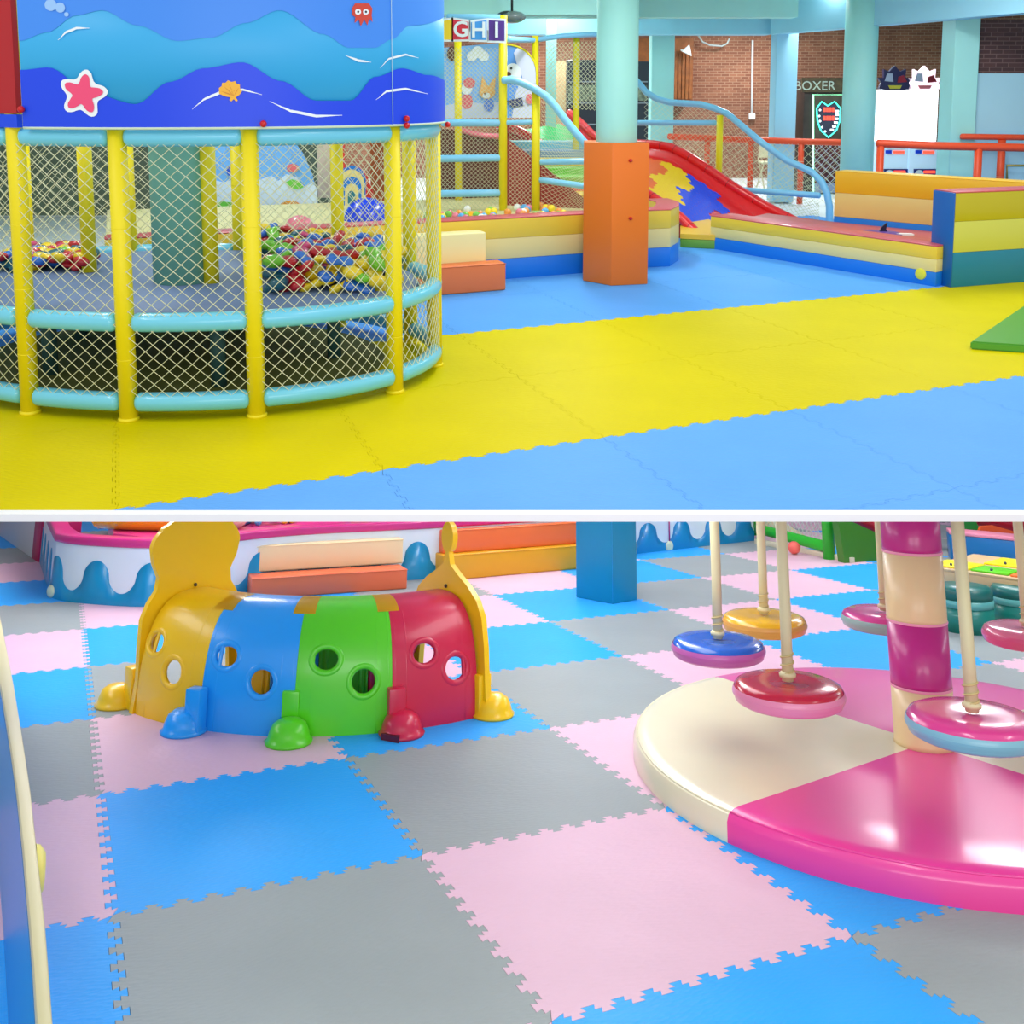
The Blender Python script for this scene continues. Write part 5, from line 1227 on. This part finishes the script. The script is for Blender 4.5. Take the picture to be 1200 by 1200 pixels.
for a0_, a1_, l0, l1, nm, c in ((.02, .34, .06, .40, 'yellow', (250, 236, 20)), (.36, .66, .06, .34, 'lime green', (100, 214, 20)), (.68, 1.0, .04, .30, 'orange', (252, 124, 30)), (.30, .62, .48, .9, 'yellow', (250, 236, 20)), (.64, 1.0, .42, .8, 'lime green', (100, 214, 20)), (1.02, 1.4, .1, .5, 'blue', (40, 150, 240))):
    b = new(); prism(b, [tuple((f0+fd*x+fn*y)[:2]) for x, y in ((a0_, l0), (a1_, l0), (a1_, l1), (a0_, l1))], ztb+.001, ztb+.016, .003); bd = obj('board', b, M(nm+' board', c, .35), ta, label=nm+' board')
    b = new(); p = f0+fd*((a0_+a1_)/2)+fn*(l0+.05); ball(b, (p.x, p.y, ztb+.024), .012, 8); obj('peg', b, M('dark peg', (50, 60, 90), .4), bd)
for px, py, r, lab in ((1148, 745, .2, 'teal round padded stool under the activity table beside the hanging rope'), (1212, 738, .2, 'darker teal round stool under the activity table at the right edge')):
    p = G2(px, py); p.y += r; t = thing('stool', lab, 'stool', p); hs_ = A2(px, 692, p.y-r).z
    b = new(); lathe(b, [(0, 0), (r, 0), (r, hs_*.55), (0, hs_*.55)], p, 32); obj('base', b, M('teal vinyl', (10, 130, 116), .4, coat=.2), t)
    b = new(); lathe(b, [(0, hs_*.55), (r+.004, hs_*.55), (r+.004, hs_*.72), (0, hs_*.72)], p, 32); obj('band', b, M('light teal vinyl', (92, 176, 170), .4, coat=.2), t)
    b = new(); lathe(b, [(0, hs_*.72), (r, hs_*.72), (r, hs_-.03), (r-.02, hs_), (0, hs_)], p, 32); obj('seat', b, M('deep teal vinyl', (6, 104, 96), .4, coat=.2), t)

# ---- carousel
KC = Vector((1.966, 5.12, 0)); KR = 1.35; kz = .135
pc_ = G2(1087, 868, kz); KC2 = Vector((pc_.x, pc_.y+.03, 0))
ca = thing('carousel', 'soft carousel with cream and pink round base and a magenta and cream striped pole', 'carousel', KC)
w1_ = G2(848, 945, kz); a1_ = math.atan2(w1_.y-KC2.y, w1_.x-KC2.x)
VC = M('cream coated vinyl', (242, 238, 202), .3, coat=.4, bump=.03, bscale=3, vary=.04, vscale=2); VM = M('hot pink coated vinyl', (244, 66, 160), .3, coat=.4, bump=.03, bscale=3); VP = M('rose coated vinyl', (236, 96, 172), .3, coat=.4)
for k, (m, lb) in enumerate(((VM, 'hot pink wedge cushion'), (VC, 'cream wedge cushion hidden behind the pole'), (VP, 'rose wedge cushion'), (VC, 'cream wedge cushion'))):
    aa0 = a1_+k*PI/2; aa1 = aa0+PI/2; n_ = 30
    ring = []
    for i in range(n_+1):
        a = aa0+(aa1-aa0)*i/n_; d = Vector((math.cos(a), math.sin(a), 0)); # distance from KC2 to circle about KC
        oc = KC2-KC; bq = oc.dot(d); L_ = -bq+math.sqrt(bq*bq-(oc.dot(oc)-KR*KR)); ring.append(KC2+d*(L_-.0))
    prof = [(1, .02), (1.0, kz-.04), (.992, kz-.014), (.972, kz), (.94, kz+.003)]
    b = new(); cols = []
    for i, p in enumerate(ring):
        sidefac = 1
        cols.append([b.verts.new(Vector((KC2.x+(p.x-KC2.x)*f, KC2.y+(p.y-KC2.y)*f, z))) for f, z in prof]+[b.verts.new(Vector((KC2.x+(p.x-KC2.x)*f, KC2.y+(p.y-KC2.y)*f, kz))) for f in (.75, .5, .25)])
    cv = b.verts.new(Vector((KC2.x, KC2.y, kz))); cb = b.verts.new(Vector((KC2.x, KC2.y, .02)))
    for c0_, c1_ in zip(cols, cols[1:]):
        for i in range(len(c0_)-1): b.faces.new((c0_[i], c1_[i], c1_[i+1], c0_[i+1]))
        b.faces.new((c0_[-1], c1_[-1], cv)); b.faces.new((c1_[0], c0_[0], cb))
    b.faces.new([cb]+cols[0]+[cv]); b.faces.new([cv]+cols[-1][::-1]+[cb])
    bmesh.ops.recalc_face_normals(b, faces=b.faces)
    for v in b.verts: v.co.z -= .02
    wc = obj('wedge_cushion', b, m, ca, label=lb)
    b = new(); tube(b, [Vector((KC2.x+(p.x-KC2.x)*.985, KC2.y+(p.y-KC2.y)*.985, kz-.028)) for p in ring], .0045, 6); obj('piping', b, m, wc)
if True:
    b = new(); d0_ = Vector((math.cos(a1_+.62), math.sin(a1_+.62), 0)); d1_ = Vector((math.cos(a1_+PI*.5-.02), math.sin(a1_+PI*.5-.02), 0))
# pole stripes
rc = A2(1120, 700, KC2.y-.12).x-A2(1052, 700, KC2.y-.12).x; rc = rc/2
def zp_(y): return A2(1087, y, KC2.y-rc).z
bounds = [(kz-.02, zp_(813)+.0, 'cream'), (zp_(813), zp_(734), 'mag'), (zp_(734), zp_(651), 'cream'), (zp_(651), min(zp_(570), zslab(KC2.x, KC2.y)-.07), 'mag')]
PMm = M('magenta pole vinyl', (196, 34, 134), .32, coat=.3, bump=.15, bscale=6); PCc = M('cream pole vinyl', (240, 214, 160), .36, coat=.2, bump=.15, bscale=6)
pole = None
for k, (za_, zb_, nm) in enumerate(bounds):
    b = new(); lathe(b, [(0, za_), (rc*(1.03 if k == 0 else 1), za_), (rc, za_+.02), (rc, zb_), (0, zb_)], KC2, 40); o_ = obj('pole_sleeve', b, PMm if nm == 'mag' else PCc, ca, label=('magenta' if nm == 'mag' else 'cream')+' pole sleeve')
    if k: b = new(); lathe(b, [(rc+.0005, za_-.006), (rc+.0035, za_), (rc+.0005, za_+.006)], KC2, 40); obj('seam_band', b, M('pale pink seam', (246, 160, 190), .4), o_)
# six of the eight hanging disc seats are in view
zdisc = .54
DS = [((841, 744), (16, 100, 206), (196, 96, 176), 'bright blue and mauve', 1.0), ((895, 716), (240, 186, 24), (220, 160, 70), 'golden yellow', 1.0), ((923, 793), (200, 20, 56), (240, 140, 176), 'red and pink', 1.0), ((1036, 712), (222, 70, 150), (150, 180, 178), 'pink and grey', 1.0), ((1139, 829), (226, 62, 146), (130, 186, 206), 'pink and pale blue', 1.0), ((1203, 730), (232, 120, 150), (222, 84, 132), 'two tone rose', 1.0)]
LAB = ['disc swing seat left above the cream cushion', 'disc swing seat farthest back between two ropes', 'disc swing seat above the edge of the cream cushion', 'disc swing seat just left of the striped pole', 'disc swing seat nearest, in front of the striped pole', 'disc swing seat at the right edge by the stools']
rd = None
for k, ((px, py), c1_, c2_, nm, sc_) in enumerate(DS):
    p = G2(px, py, zdisc+.045)
    t = thing('disc_swing', nm+' '+LAB[k], 'swing', (p.x, p.y, zdisc-.05))
    wpx = (108, 97, 128, 98, 150, 98)[k]; dep = (T2 @ p); r = wpx/2*((dep-cam.location).dot(Vector((0, math.cos(P1), -math.sin(P1)))))/FPX
    mt = M(nm+' seat top', c1_, .22, coat=.6); mb_ = M(nm+' seat base', c2_, .35, coat=.3)
    b = new(); lathe(b, [(0, .0), (r*.12, .003), (r*.55, .009), (r*.84, .006), (r*.94, -.004), (r*.975, -.022)], (p.x, p.y, zdisc+.02), 40); obj('seat_top', b, mt, t)
    b = new(); lathe(b, [(r*.975, -.018), (r, -.032), (r*1.0, -.046), (r*.965, -.06), (r*.96, -.063), (r*.955, -.07), (r*.88, -.08), (0, -.08)], (p.x, p.y, zdisc+.02), 40); sb = obj('seat_base', b, mb_, t)
    b = new(); tube(b, [(p.x+r*.985*math.cos(2*PI*q/40), p.y+r*.985*math.sin(2*PI*q/40), zdisc-.018) for q in range(40)], .005, 6, closed=True); obj('piping', b, mb_, t)
    zt_ = zslab(p.x, p.y, -.08 if k == 4 else -.132)
    b = new(); sway = .0
    tube(b, [(p.x, p.y, zdisc+.03), (p.x+.002, p.y, zdisc+.3), (p.x, p.y, zt_)], .0245, 12); rp = obj('rope_sleeve', b, M('straw rope sleeve', (224, 216, 170), .5, bump=.2, bscale=30), t)
    b = new(); pts = []
    for q in range(37):
        a = 2*PI*q/12; pts.append((p.x+.0265*math.cos(a), p.y+.0265*math.sin(a), zdisc+.04+.10*q/36))
    tube(b, pts, .0042, 6); obj('cord_wrap', b, M('cord wrap', (206, 188, 130), .6), rp)
    b = new(); lathe(b, [(0, 0), (.034, 0), (.036, .012), (.026, .022), (0, .022)], (p.x, p.y, zdisc+.045), 16); obj('collar', b, M('straw rope sleeve', (226, 212, 158)), rp)
# brace bars at the top of the pole carry the ropes
zt_ = zslab(KC2.x, KC2.y-.9)-.12

for o in LOWER:
    o.matrix_basis = T2 @ Matrix.LocRotScale(o.location, o.rotation_euler, o.scale)
